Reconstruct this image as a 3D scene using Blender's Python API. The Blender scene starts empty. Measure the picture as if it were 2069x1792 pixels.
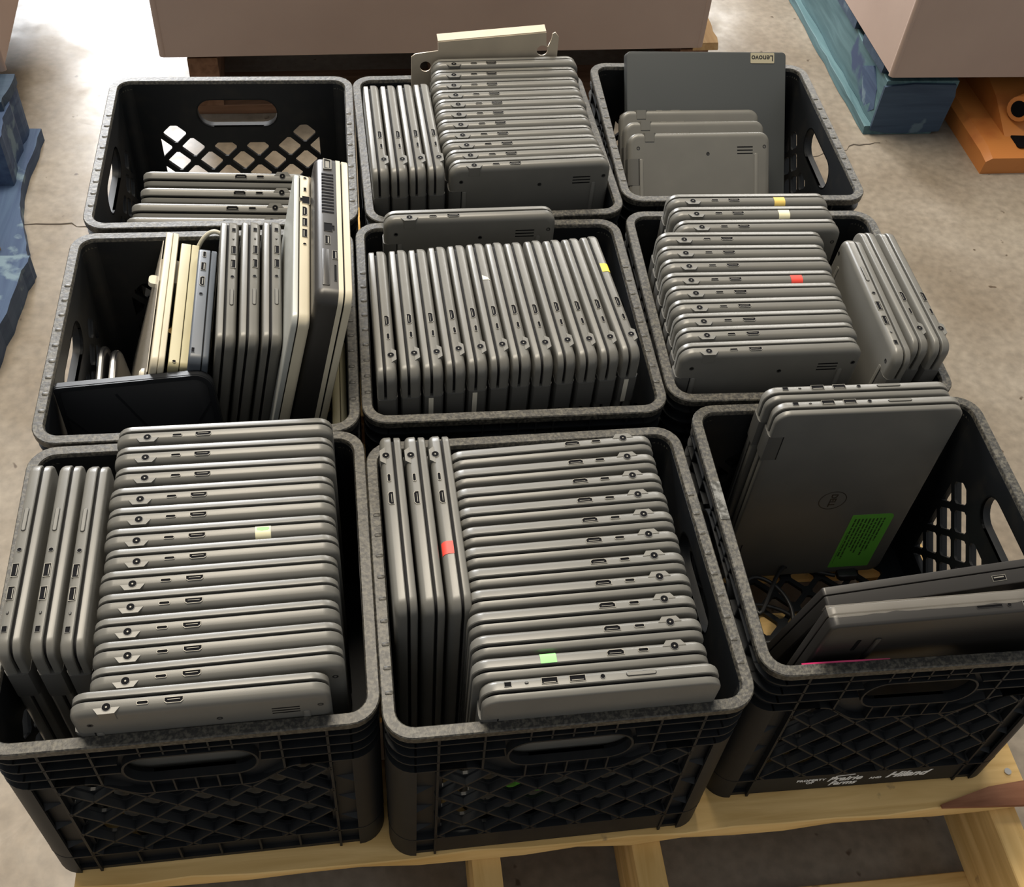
import bpy, bmesh, math, random
from mathutils import Vector, Matrix
R = math.radians
random.seed(4)
scene = bpy.context.scene
COL = scene.collection

# ---------------------------------------------------------------- camera
cam_d = bpy.data.cameras.new('camera')
cam = bpy.data.objects.new('camera', cam_d)
COL.objects.link(cam)
CR = Vector((0.99088821, -0.11684772, 0.06698631))
CU = Vector((0.04570721, 0.75956286, 0.64882595))
CF = Vector((0.12669415, 0.63985223, -0.75798267))
cm = Matrix((CR, CU, -CF)).transposed().to_4x4()
cm.translation = Vector((-0.1591335, -0.94008752, 1.14718558))
cam.matrix_world = cm
cam_d.sensor_fit = 'HORIZONTAL'
cam_d.sensor_width = 36.0
cam_d.lens = 2253.275 / 2069 * 36.0
cam_d.clip_start = 0.02
scene.camera = cam

# ---------------------------------------------------------------- light and colour management
vs = scene.view_settings
vs.view_transform = 'Standard'
vs.look = 'None'
vs.gamma = 1.0
vs.use_curve_mapping = False
vs.exposure = 0.14

world = bpy.data.worlds.new('warehouse_air')
scene.world = world
world.use_nodes = True
bg = world.node_tree.nodes['Background']
bg.inputs[0].default_value = (0.96, 0.97, 0.97, 1)
bg.inputs[1].default_value = 0.37


def area(name, loc, target, sx, sy, power, col):
    d = bpy.data.lights.new(name, 'AREA')
    d.shape = 'RECTANGLE'
    d.size, d.size_y = sx, sy
    d.energy = power
    d.color = col
    o = bpy.data.objects.new(name, d)
    COL.objects.link(o)
    o.location = loc
    o.rotation_euler = (Vector(target) - Vector(loc)).to_track_quat('-Z', 'Y').to_euler()
    return o


area('daylight_bay_door', (-2.0, 7.6, 3.1), (-0.3, 0.6, 0.0), 2.6, 2.6, 820, (0.97, 0.98, 1.0))
area('daylight_high_window', (3.6, 7.8, 3.4), (0.6, 0.6, 0.0), 3.0, 1.6, 260, (1.0, 0.97, 0.92))
area('ceiling_lamp_row', (-0.6, 1.6, 5.0), (0.0, 0.3, 0.0), 3.0, 1.2, 320, (1.0, 0.89, 0.72))


# ---------------------------------------------------------------- materials
MATS = {}


def nodes_of(m):
    return m.node_tree.nodes, m.node_tree.links


def material(name, col, rough=0.5, metal=0.0, spec=0.5, noise=None, bump=None, alpha=None, trans=0.0, emission=None):
    """noise=(scale, colour2, low, high) ; bump=(scale, strength, distance)"""
    m = bpy.data.materials.new(name)
    m.use_nodes = True
    ns, ls = nodes_of(m)
    b = ns['Principled BSDF']
    b.inputs['Base Color'].default_value = (*col, 1)
    b.inputs['Roughness'].default_value = rough
    b.inputs['Metallic'].default_value = metal
    b.inputs['Specular IOR Level'].default_value = spec
    if trans:
        b.inputs['Transmission Weight'].default_value = trans
    tc = ns.new('ShaderNodeTexCoord')
    if noise:
        sc, c2, lo, hi = noise
        n = ns.new('ShaderNodeTexNoise')
        n.inputs['Scale'].default_value = sc
        n.inputs['Detail'].default_value = 6
        ls.new(tc.outputs['Object'], n.inputs['Vector'])
        r = ns.new('ShaderNodeMapRange')
        r.inputs['From Min'].default_value = lo
        r.inputs['From Max'].default_value = hi
        ls.new(n.outputs['Fac'], r.inputs['Value'])
        mx = ns.new('ShaderNodeMix')
        mx.data_type = 'RGBA'
        mx.inputs['A'].default_value = (*col, 1)
        mx.inputs['B'].default_value = (*c2, 1)
        ls.new(r.outputs['Result'], mx.inputs['Factor'])
        ls.new(mx.outputs['Result'], b.inputs['Base Color'])
    if bump:
        sc, st, di = bump
        n = ns.new('ShaderNodeTexNoise')
        n.inputs['Scale'].default_value = sc
        n.inputs['Detail'].default_value = 4
        ls.new(tc.outputs['Object'], n.inputs['Vector'])
        bp = ns.new('ShaderNodeBump')
        bp.inputs['Strength'].default_value = st
        bp.inputs['Distance'].default_value = di
        ls.new(n.outputs['Fac'], bp.inputs['Height'])
        ls.new(bp.outputs['Normal'], b.inputs['Normal'])
    MATS[name] = m
    return m


material('laptop_grey', (0.138, 0.134, 0.12), 0.36, spec=0.5, noise=(26, (0.124, 0.121, 0.109), 0.35, 0.7), bump=(1400, 0.08, 0.0004))
material('seal_black', (0.008, 0.008, 0.009), 0.7, spec=0.2)
material('hinge_grey', (0.095, 0.093, 0.086), 0.45)
material('port_black', (0.003, 0.003, 0.004), 0.8, spec=0.1)
material('port_metal', (0.2, 0.19, 0.165), 0.45, metal=0.25)
material('screw_dark', (0.035, 0.035, 0.036), 0.4, metal=0.5)
material('logo_black', (0.02, 0.02, 0.022), 0.3)
material('crate_black', (0.008, 0.0095, 0.0115), 0.52, spec=0.3, noise=(34, (0.018, 0.0175, 0.0165), 0.52, 0.8), bump=(220, 0.1, 0.0006))
material('rim_scuffed', (0.022, 0.021, 0.019), 0.47, spec=0.5, noise=(330, (0.09, 0.083, 0.066), 0.42, 0.66), bump=(190, 0.4, 0.0012))
material('sticker_red', (0.75, 0.06, 0.04), 0.55)
material('sticker_green', (0.25, 0.72, 0.2), 0.55)
material('sticker_yellow', (0.85, 0.68, 0.06), 0.55)
material('sticker_amber', (0.72, 0.52, 0.13), 0.55)
material('sticker_cream', (0.78, 0.74, 0.5), 0.55)
material('paper_white', (0.66, 0.62, 0.52), 0.6)
material('label_green', (0.13, 0.47, 0.05), 0.6)
material('ink', (0.02, 0.07, 0.012), 0.6)
material('ink_black', (0.012, 0.012, 0.012), 0.5)
material('print_white', (0.8, 0.8, 0.78), 0.6)
material('slate_grey', (0.052, 0.057, 0.058), 0.5, bump=(900, 0.05, 0.0004))
material('plate_silver', (0.6, 0.53, 0.36), 0.35, metal=0.6)
material('white_plastic', (0.55, 0.5, 0.38), 0.38, noise=(9, (0.5, 0.45, 0.34), 0.4, 0.7))
material('silver_lid', (0.4, 0.41, 0.385), 0.35, metal=0.2)
material('cream_plastic', (0.4, 0.36, 0.215), 0.42, noise=(14, (0.34, 0.3, 0.185), 0.4, 0.7))
material('navy_plastic', (0.055, 0.066, 0.082), 0.42, bump=(1200, 0.06, 0.0004))
material('black_gloss', (0.012, 0.012, 0.014), 0.22, spec=0.6)
material('black_matte', (0.009, 0.01, 0.012), 0.45, spec=0.25)
material('dark_shell', (0.022, 0.02, 0.018), 0.38)
material('chrome', (0.42, 0.43, 0.45), 0.28, metal=1.0)
material('magenta_plastic', (0.55, 0.02, 0.13), 0.3)
material('bracket_beige', (0.5, 0.43, 0.33), 0.45, metal=0.25, noise=(18, (0.42, 0.36, 0.28), 0.4, 0.7))
material('cardboard', (0.45, 0.35, 0.3), 0.85, spec=0.2, noise=(5, (0.41, 0.315, 0.27), 0.35, 0.7), bump=(60, 0.08, 0.002))
material('cardboard_edge', (0.42, 0.3, 0.19), 0.85, spec=0.2)
material('orange_paint', (0.52, 0.19, 0.045), 0.4, noise=(11, (0.42, 0.13, 0.03), 0.55, 0.72), bump=(60, 0.15, 0.001))
material('white_cable', (0.5, 0.47, 0.38), 0.45)
material('black_cable', (0.015, 0.015, 0.016), 0.45)
material('tape_clear', (0.2, 0.2, 0.19), 0.25, noise=(160, (0.05, 0.05, 0.045), 0.4, 0.6))
material('nail_steel', (0.5, 0.48, 0.45), 0.4, metal=0.9)
material('painted_block', (0.5, 0.48, 0.44), 0.8, noise=(2, (0.44, 0.42, 0.38), 0.4, 0.6))
material('crack_dark', (0.05, 0.038, 0.028), 0.9)


def clear_film():
    m = bpy.data.materials.new('clear_film')
    m.use_nodes = True
    ns, ls = nodes_of(m)
    b = ns['Principled BSDF']
    b.inputs['Base Color'].default_value = (0.82, 0.76, 0.66, 1)
    b.inputs['Roughness'].default_value = 0.18
    tr = ns.new('ShaderNodeBsdfTransparent')
    mx = ns.new('ShaderNodeMixShader')
    mx.inputs[0].default_value = 0.45
    ls.new(tr.outputs[0], mx.inputs[1])
    ls.new(b.outputs[0], mx.inputs[2])
    ls.new(mx.outputs[0], ns['Material Output'].inputs[0])
    MATS['clear_film'] = m


clear_film()
MATS['wrap_film'] = MATS['clear_film'].copy()
MATS['wrap_film'].name = 'wrap_film'
[n for n in MATS['wrap_film'].node_tree.nodes if n.type == 'MIX_SHADER'][0].inputs[0].default_value = 0.13


def wood(name, c1, c2, c3=None, worn=None, axis='X', scale=7.0):
    m = bpy.data.materials.new(name)
    m.use_nodes = True
    ns, ls = nodes_of(m)
    b = ns['Principled BSDF']
    b.inputs['Roughness'].default_value = 0.7
    b.inputs['Specular IOR Level'].default_value = 0.3
    tc = ns.new('ShaderNodeTexCoord')
    mp = ns.new('ShaderNodeMapping')
    sv = [9, 9, 9]
    sv['XYZ'.index(axis)] = 0.8
    mp.inputs['Scale'].default_value = sv
    ls.new(tc.outputs['Object'], mp.inputs['Vector'])
    n = ns.new('ShaderNodeTexNoise')
    n.inputs['Scale'].default_value = scale
    n.inputs['Detail'].default_value = 8
    n.inputs['Distortion'].default_value = 0.6
    ls.new(mp.outputs['Vector'], n.inputs['Vector'])
    cr = ns.new('ShaderNodeValToRGB')
    cr.color_ramp.elements[0].position = 0.3
    cr.color_ramp.elements[0].color = (*c1, 1)
    cr.color_ramp.elements[1].position = 0.72
    cr.color_ramp.elements[1].color = (*c2, 1)
    ls.new(n.outputs['Fac'], cr.inputs['Fac'])
    out = cr.outputs['Color']
    if worn:
        n2 = ns.new('ShaderNodeTexNoise')
        n2.inputs['Scale'].default_value = worn[1]
        n2.inputs['Detail'].default_value = 7
        ls.new(tc.outputs['Object'], n2.inputs['Vector'])
        r2 = ns.new('ShaderNodeMapRange')
        r2.inputs['From Min'].default_value = worn[2]
        r2.inputs['From Max'].default_value = worn[2] + 0.06
        ls.new(n2.outputs['Fac'], r2.inputs['Value'])
        mx = ns.new('ShaderNodeMix')
        mx.data_type = 'RGBA'
        ls.new(r2.outputs['Result'], mx.inputs['Factor'])
        ls.new(out, mx.inputs['A'])
        mx.inputs['B'].default_value = (*worn[0], 1)
        out = mx.outputs['Result']
    ls.new(out, b.inputs['Base Color'])
    bp = ns.new('ShaderNodeBump')
    bp.inputs['Strength'].default_value = 0.35
    bp.inputs['Distance'].default_value = 0.002
    ls.new(n.outputs['Fac'], bp.inputs['Height'])
    ls.new(bp.outputs['Normal'], b.inputs['Normal'])
    MATS[name] = m


wood('pine_x', (0.58, 0.36, 0.12), (0.84, 0.58, 0.25), axis='X', worn=((0.3, 0.2, 0.1), 24, 0.66))
wood('pine_y', (0.58, 0.36, 0.12), (0.84, 0.58, 0.25), axis='Y', worn=((0.3, 0.2, 0.1), 24, 0.66))
wood('redwood_x', (0.2, 0.075, 0.035), (0.36, 0.16, 0.085), axis='X')
wood('oldwood_x', (0.13, 0.065, 0.035), (0.25, 0.14, 0.085), axis='X')
wood('oldwood_y', (0.13, 0.065, 0.035), (0.25, 0.14, 0.085), axis='Y')
wood('bluewood_y', (0.035, 0.06, 0.13), (0.07, 0.115, 0.2), axis='Y', worn=((0.15, 0.22, 0.28), 16, 0.6))
wood('bluewood_x', (0.03, 0.052, 0.09), (0.055, 0.09, 0.14), axis='X', worn=((0.1, 0.15, 0.19), 16, 0.62))
wood('tealwood_y', (0.055, 0.115, 0.135), (0.11, 0.2, 0.225), axis='Y', worn=((0.05, 0.075, 0.15), 9, 0.6))
wood('splinter', (0.4, 0.24, 0.1), (0.6, 0.42, 0.22), axis='Y')


def concrete():
    m = bpy.data.materials.new('concrete')
    m.use_nodes = True
    ns, ls = nodes_of(m)
    b = ns['Principled BSDF']
    tc = ns.new('ShaderNodeTexCoord')

    def nz(sc, det, dist=0.0):
        n = ns.new('ShaderNodeTexNoise')
        n.inputs['Scale'].default_value = sc
        n.inputs['Detail'].default_value = det
        n.inputs['Distortion'].default_value = dist
        ls.new(tc.outputs['Object'], n.inputs['Vector'])
        return n
    a = nz(3.2, 8, 0.4)
    cr = ns.new('ShaderNodeValToRGB')
    cr.color_ramp.elements[0].position = 0.3
    cr.color_ramp.elements[0].color = (0.18, 0.145, 0.106, 1)
    cr.color_ramp.elements[1].position = 0.72
    cr.color_ramp.elements[1].color = (0.335, 0.3, 0.252, 1)
    ls.new(a.outputs['Fac'], cr.inputs['Fac'])
    f = nz(70, 9)
    r = ns.new('ShaderNodeMapRange')
    r.inputs['From Min'].default_value = 0.3
    r.inputs['From Max'].default_value = 0.75
    r.inputs['To Min'].default_value = 0.8
    r.inputs['To Max'].default_value = 1.16
    ls.new(f.outputs['Fac'], r.inputs['Value'])
    mx = ns.new('ShaderNodeMix')
    mx.data_type = 'RGBA'
    mx.blend_type = 'MULTIPLY'
    mx.inputs['Factor'].default_value = 1
    ls.new(cr.outputs['Color'], mx.inputs['A'])
    ls.new(r.outputs['Result'], mx.inputs['B'])
    # small dark pits and chips
    p = nz(38, 2)
    pr = ns.new('ShaderNodeMapRange')
    pr.inputs['From Min'].default_value = 0.72
    pr.inputs['From Max'].default_value = 0.76
    ls.new(p.outputs['Fac'], pr.inputs['Value'])
    m2 = ns.new('ShaderNodeMix')
    m2.data_type = 'RGBA'
    ls.new(pr.outputs['Result'], m2.inputs['Factor'])
    ls.new(mx.outputs['Result'], m2.inputs['A'])
    m2.inputs['B'].default_value = (0.09, 0.065, 0.045, 1)
    ls.new(m2.outputs['Result'], b.inputs['Base Color'])
    q = nz(14, 7, 0.5)
    rr = ns.new('ShaderNodeMapRange')
    rr.inputs['From Min'].default_value = 0.3
    rr.inputs['From Max'].default_value = 0.7
    rr.inputs['To Min'].default_value = 0.3
    rr.inputs['To Max'].default_value = 0.52
    ls.new(q.outputs['Fac'], rr.inputs['Value'])
    ls.new(rr.outputs['Result'], b.inputs['Roughness'])
    bp = ns.new('ShaderNodeBump')
    bp.inputs['Strength'].default_value = 0.25
    bp.inputs['Distance'].default_value = 0.003
    ls.new(q.outputs['Fac'], bp.inputs['Height'])
    ls.new(bp.outputs['Normal'], b.inputs['Normal'])
    MATS['concrete'] = m


concrete()


# ---------------------------------------------------------------- mesh helpers
class MB:
    """collects vertices and faces of one mesh"""

    def __init__(self):
        self.v, self.f, self.mi = [], [], []

    def add(self, vs_, fs_, mi=0):
        k = len(self.v)
        self.v += [tuple(p) for p in vs_]
        self.f += [[i + k for i in f] for f in fs_]
        self.mi += [mi] * len(fs_)
        return self

    def box(self, x0, x1, y0, y1, z0, z1, mi=0):
        v = [(x0, y0, z0), (x1, y0, z0), (x1, y1, z0), (x0, y1, z0), (x0, y0, z1), (x1, y0, z1), (x1, y1, z1), (x0, y1, z1)]
        return self.add(v, [(0, 3, 2, 1), (4, 5, 6, 7), (0, 1, 5, 4), (1, 2, 6, 5), (2, 3, 7, 6), (3, 0, 4, 7)], mi)

    def loft(self, rings, mi=0, cap=(True, True), loop=False):
        n = len(rings[0])
        v = [p for r in rings for p in r]
        f = []
        m = len(rings)
        for i in range(m if loop else m - 1):
            a, b_ = i * n, ((i + 1) % m) * n
            for j in range(n):
                k = (j + 1) % n
                f.append((a + j, a + k, b_ + k, b_ + j))
        if not loop:
            if cap[0]:
                f.append(tuple(range(n))[::-1])
            if cap[1]:
                f.append(tuple(range((m - 1) * n, m * n)))
        return self.add(v, f, mi)

    def tube(self, pts, r, n=8, mi=0):
        pts = [Vector(p) for p in pts]
        rings = []
        up = Vector((0, 0, 1))
        for i, p in enumerate(pts):
            t = (pts[min(i + 1, len(pts) - 1)] - pts[max(i - 1, 0)]).normalized()
            s = t.cross(up)
            if s.length < 1e-3:
                s = t.cross(Vector((1, 0, 0)))
            s.normalize()
            w = s.cross(t).normalized()
            rings.append([tuple(p + s * (r * math.cos(a)) + w * (r * math.sin(a))) for a in [2 * math.pi * k / n for k in range(n)]])
        return self.loft(rings, mi)

    def data(self, name, mats, smooth=30):
        me = bpy.data.meshes.new(name)
        me.from_pydata(self.v, [], self.f)
        for m in ([mats] if isinstance(mats, str) else mats):
            me.materials.append(MATS[m])
        me.polygons.foreach_set('material_index', self.mi)
        bm = bmesh.new()
        bm.from_mesh(me)
        bmesh.ops.recalc_face_normals(bm, faces=bm.faces)
        bm.to_mesh(me)
        bm.free()
        if smooth:
            me.polygons.foreach_set('use_smooth', [True] * len(me.polygons))
            me.set_sharp_from_angle(angle=R(smooth))
        me.update()
        return me


def rrect(hx, hz, r, n=5):
    """rounded rectangle in 2D, counter-clockwise; r may be four radii"""
    rs = r if isinstance(r, (list, tuple)) else [r] * 4
    out = []
    for (sx, sz, a0, rr) in ((1, 1, 0, rs[0]), (-1, 1, 90, rs[1]), (-1, -1, 180, rs[2]), (1, -1, 270, rs[3])):
        rr = max(rr, 1e-5)
        for k in range(n + 1):
            a = R(a0 + 90 * k / n)
            out.append((sx * (hx - rr) + rr * math.cos(a), sz * (hz - rr) + rr * math.sin(a)))
    return out


def link(name, data, parent=None, loc=(0, 0, 0), rot=(0, 0, 0)):
    o = bpy.data.objects.new(name, data)
    COL.objects.link(o)
    o.location = loc
    o.rotation_euler = rot
    if parent is not None:
        o.parent = parent
    return o


def tag(o, label=None, cat=None, group=None, kind=None):
    if label:
        o['label'] = label
    if cat:
        o['category'] = cat
    if group:
        o['group'] = group
    if kind:
        o['kind'] = kind
    return o


def thing(name, label, cat, loc=(0, 0, 0), rot=(0, 0, 0), group=None):
    o = link(name, None, None, loc, rot)
    o.empty_display_size = 0.05
    return tag(o, label, cat, group)


def curve_mesh(name, loops, half, mat, plane='XZ', bevel=0.0):
    """flat plate with holes: loops of 2D points, extruded; returned as mesh in the given plane"""
    cu = bpy.data.curves.new(name, 'CURVE')
    cu.dimensions = '2D'
    cu.fill_mode = 'BOTH'
    cu.extrude = half
    cu.bevel_depth = bevel
    for lp in loops:
        sp = cu.splines.new('POLY')
        sp.points.add(len(lp) - 1)
        for p, q in zip(sp.points, lp):
            p.co = (q[0], q[1], 0, 1)
        sp.use_cyclic_u = True
    return _conv(cu, name, mat, plane)


def text_mesh(name, body, size, mat, plane='XZ', half=0.00012, shear=0.0, weight=0.0, align='CENTER', mirror=False):
    cu = bpy.data.curves.new(name, 'FONT')
    cu.body = body
    cu.size = size
    cu.extrude = half
    cu.shear = shear
    cu.offset = weight
    cu.align_x = align
    cu.align_y = 'CENTER'
    cu.resolution_u = 3
    return _conv(cu, name, mat, plane)


def _conv(cu, name, mat, plane):
    o = bpy.data.objects.new('tmp', cu)
    COL.objects.link(o)
    bpy.context.view_layer.update()
    me = bpy.data.meshes.new_from_object(o.evaluated_get(bpy.context.evaluated_depsgraph_get()))
    bpy.data.objects.remove(o)
    bpy.data.curves.remove(cu)
    me.name = name
    if plane == 'XZ':
        me.transform(Matrix.Rotation(R(90), 4, 'X'))
    me.materials.clear()
    me.materials.append(MATS[mat])
    me.update()
    return me


# ---------------------------------------------------------------- the floor
FZ = -0.14
fl = MB().box(-9, 9, -7, 11, FZ - 0.1, FZ).data('floor', 'concrete', 0)
floor = tag(link('floor', fl), kind='structure')


def crack(pts, w):
    m = MB()
    v, f = [], []
    for i, (x, y) in enumerate(pts):
        ww = w * random.uniform(0.4, 1.4)
        v += [(x, y - ww, FZ + 0.0006), (x, y + ww, FZ + 0.0006)]
        if i:
            k = 2 * i
            f.append((k - 2, k, k + 1, k - 1))
    m.add(v, f)
    link('crack', m.data('crack', 'crack_dark', 0), floor)


def jag(a, b, n, amp):
    return [(a[0] + (b[0] - a[0]) * i / n, a[1] + (b[1] - a[1]) * i / n + random.uniform(-amp, amp)) for i in range(n + 1)]


crack(jag((-0.76, 0.70), (-0.66, 0.70), 5, 0.003) + jag((-0.65, 0.685), (-0.45, 0.70), 12, 0.005), 0.0013)
crack(jag((0.60, 0.84), (0.83, 0.885), 14, 0.006) + jag((0.84, 0.90), (0.91, 0.91), 6, 0.003), 0.0013)

wl = MB().box(-9, 9, 8.4, 8.6, FZ, 6.5).data('wall_back', 'painted_block', 0)
tag(link('wall_back', wl), kind='structure')

# ---------------------------------------------------------------- wooden pallet under the crates
pal = thing('pallet', 'raw yellow pine pallet on the concrete floor under the nine black crates', 'pallet', (0.04, -0.05, FZ))


def board(parent, name, mat, x0, x1, y0, y1, z0, z1, rough=0.0015, seg=14):
    """sawn board with slightly uneven long edges; long axis is the longer side"""
    m = MB()
    lx, ly = x1 - x0, y1 - y0
    alongx = lx >= ly
    rings = []
    for i in range(seg + 1):
        t = i / seg
        e = [random.uniform(-rough, rough) for _ in range(4)]
        c = 0.0012
        if alongx:
            x = x0 + lx * t
            rings.append([(x, y0 + e[0], z0 + c), (x, y0 + e[0] + c, z0), (x, y1 + e[1] - c, z0), (x, y1 + e[1], z0 + c),
                          (x, y1 + e[2], z1 - c), (x, y1 + e[2] - c, z1), (x, y0 + e[3] + c, z1), (x, y0 + e[3], z1 - c)])
        else:
            y = y0 + ly * t
            rings.append([(x0 + e[0], y, z0 + c), (x0 + e[0] + c, y, z0), (x1 + e[1] - c, y, z0), (x1 + e[1], y, z0 + c),
                          (x1 + e[2], y, z1 - c), (x1 + e[2] - c, y, z1), (x0 + e[3] + c, y, z1), (x0 + e[3], y, z1 - c)])
    m.loft(rings)
    return link(name, m.data(name, mat, 30), parent)


# local coordinates: pallet centre, z from the floor up
PX0, PX1 = -0.508, 0.506
for (y0, y1) in ((-0.47, -0.36), (-0.31, -0.21), (-0.16, -0.06), (-0.01, 0.09), (0.14, 0.24), (0.29, 0.39), (0.45, 0.60)):
    board(pal, 'deck_board', 'pine_x', PX0, PX1, y0, y1, 0.122, 0.1394, 0.002, 18)
for xs in (-0.493, -0.099, 0.073, 0.478):
    board(pal, 'stringer', 'pine_y', xs - 0.015, xs + 0.015, -0.605, 0.60, 0.018, 0.122, 0.001, 10)
for y0 in (-0.60, -0.05, 0.5):
    board(pal, 'bottom_board', 'pine_x', PX0, PX1, y0, y0 + 0.1, 0.0, 0.018, 0.002, 12)
# the split reddish end on the right of the first board in view
m = MB()
m.loft([[(0.40, -0.470, 0.1405), (0.40, -0.466, 0.1405), (0.40, -0.466, 0.1425), (0.40, -0.470, 0.1425)],
        [(0.46, -0.474, 0.1405), (0.46, -0.452, 0.1405), (0.46, -0.452, 0.1455), (0.46, -0.474, 0.1455)],
        [(0.53, -0.478, 0.1405), (0.53, -0.447, 0.1405), (0.53, -0.447, 0.147), (0.53, -0.478, 0.147)]])
link('split_end', m.data('split_end', 'redwood_x', 20), pal)
nail_me = MB().loft([[(0.004 * math.cos(a), 0.004 * math.sin(a), z) for a in [k * math.pi / 5 for k in range(10)]] for z in (0.0, 0.0015)]).data('nail', 'nail_steel')
for (x, y) in ((0.492, -0.435), (0.495, -0.375)):
    link('nail', nail_me, pal, (x, y, 0.1394))

# ---------------------------------------------------------------- milk crates
H = 0.271
PITCH = 0.046
HZ = 0.2195


def zb(x):
    x = abs(x)
    if x < 0.045:
        return 0.171
    if x > 0.09:
        return 0.2
    t = (x - 0.045) / 0.045
    return 0.171 + 0.029 * (t * t * (3 - 2 * t))


def clip_poly(poly, xm, zlo, dz):
    d = []
    n = len(poly)
    for i in range(n):
        a, b_ = poly[i], poly[(i + 1) % n]
        for k in range(8):
            t = k / 8
            d.append((a[0] + (b_[0] - a[0]) * t, a[1] + (b_[1] - a[1]) * t))
    out = []
    for (x, z) in d:
        x = max(-xm, min(xm, x))
        z = max(zlo, min(zb(x) - dz, z))
        if not out or math.hypot(out[-1][0] - x, out[-1][1] - z) > 5e-4:
            out.append((x, z))
    if len(out) > 3 and math.hypot(out[0][0] - out[-1][0], out[0][1] - out[-1][1]) < 5e-4:
        out.pop()
    ar = sum(out[i][0] * out[(i + 1) % len(out)][1] - out[(i + 1) % len(out)][0] * out[i][1] for i in range(len(out))) / 2
    return (out if abs(ar) > 6e-5 and len(out) > 4 else None)


def diamond(cx, cz, h, r=0.25):
    """diamond with softened corners"""
    p = [(cx + h, cz), (cx, cz + h), (cx - h, cz), (cx, cz - h)]
    out = []
    for i in range(4):
        a, b_, c = p[i - 1], p[i], p[(i + 1) % 4]
        out.append((b_[0] + (a[0] - b_[0]) * r * 0.5, b_[1] + (a[1] - b_[1]) * r * 0.5))
        out.append((b_[0] + (c[0] - b_[0]) * r * 0.5, b_[1] + (c[1] - b_[1]) * r * 0.5))
    return out


def make_wall_data():
    loops = [[(-0.137, 0.0), (0.137, 0.0), (0.137, 0.266), (-0.137, 0.266)]]
    loops.append([(x, z + HZ) for (x, z) in rrect(0.0555, 0.0215, 0.0205, 6)])
    for j in range(-4, 4):
        for i in range(-4, 5):
            cx = i * PITCH + (PITCH / 2 if j % 2 else 0)
            q = clip_poly(diamond(cx, 0.14 + j * 0.0235, 0.0178), 0.113, 0.046, 0.0)
            if q:
                loops.append(q)
    me = curve_mesh('side_panel', loops, 0.0016, 'crate_black')
    me.transform(Matrix.Translation((0, -0.1546, 0)))
    return me


def make_lattice_data():
    m = MB()
    y0, y1 = -0.1635, -0.156
    for sgn in (1, -1):
        for k in range(-8, 9):
            c = 0.14 - 0.0235 + k * PITCH
            run = []
            for s in range(0, 241):
                x = -0.118 + 0.236 * s / 240
                z = c + sgn * x
                ok = 0.041 <= z <= zb(x)
                if ok:
                    run.append((x, z))
                if (not ok or s == 240) and run:
                    if len(run) > 8:
                        a, b_ = run[0], run[-1]
                        w = 0.0011
                        dx, dz = -sgn * w * 0.707, w * 0.707
                        q = [(a[0] - dx, a[1] - dz), (b_[0] - dx, b_[1] - dz), (b_[0] + dx, b_[1] + dz), (a[0] + dx, a[1] + dz)]
                        w2 = 2.6
                        q2 = [(a[0] - dx * w2, a[1] - dz * w2), (b_[0] - dx * w2, b_[1] - dz * w2), (b_[0] + dx * w2, b_[1] + dz * w2), (a[0] + dx * w2, a[1] + dz * w2)]
                        m.loft([[(x, y0, z) for (x, z) in q], [(x, y1, z) for (x, z) in q2]])
                    run = []
    # the border that sags below the handle
    pr = None
    v, f = [], []
    for s in range(0, 61):
        x = -0.118 + 0.236 * s / 60
        z = zb(x)
        v += [(x, y0, z - 0.001), (x, y0, z + 0.001), (x, y1, z + 0.001), (x, y1, z - 0.001)]
        if s:
            k = 4 * s
            for e in range(4):
                f.append((k - 4 + e, k - 4 + (e + 1) % 4, k + (e + 1) % 4, k + e))
    m.add(v, f)
    return m.data('lattice', 'crate_black', 25)


def make_handle_data():
    m = MB()
    o = rrect(0.0575, 0.0235, 0.0225, 6)
    i = rrect(0.0555, 0.0215, 0.0205, 6)
    m.loft([[(x, -0.153, z + HZ) for x, z in i], [(x, -0.1645, z + HZ) for x, z in i],
            [(x, -0.1645, z + HZ) for x, z in o], [(x, -0.153, z + HZ) for x, z in o]], loop=True)
    return m.data('handle_frame', 'crate_black', 40)


def make_rib(x0, x1, z0, z1, y0=-0.1635, y1=-0.1555):
    return MB().box(x0, x1, y0, y1, z0, z1).data('rib', 'crate_black', 0)


WALL = make_wall_data()
LATT = make_lattice_data()
HAND = make_handle_data()
RIBS = [make_rib(-0.139, 0.139, 0.2495, 0.2515)]
for z in (0.233, 0.2165):
    RIBS += [make_rib(-0.139, -0.059, z - 0.001, z + 0.001), make_rib(0.059, 0.139, z - 0.001, z + 0.001)]
for s in (-1, 1):
    RIBS += [make_rib(*sorted((s * 0.092, s * 0.139)), 0.199, 0.201)]
    RIBS += [make_rib(s * 0.118 - 0.0012, s * 0.118 + 0.0012, 0.0, 0.265), make_rib(s * 0.078 - 0.001, s * 0.078 + 0.001, 0.193, 0.265)]
for k in range(-2, 3):
    RIBS += [make_rib(k * 0.019 - 0.0008, k * 0.019 + 0.0008, 0.243, 0.265), make_rib(k * 0.019 - 0.0008, k * 0.019 + 0.0008, 0.172, 0.197)]
RIBS += [make_rib(-0.139, 0.139, 0.0395, 0.042), make_rib(-0.139, 0.139, 0.0, 0.006, -0.1605)]
BAND = MB().box(-0.117, 0.117, -0.1622, -0.1558, 0.006, 0.0393).data('base_band', 'crate_black', 0)
FOOTRIBS = [make_rib(k * 0.039 - 0.001, k * 0.039 + 0.001, 0.006, 0.04, -0.162) for k in range(-2, 3)]


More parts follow.
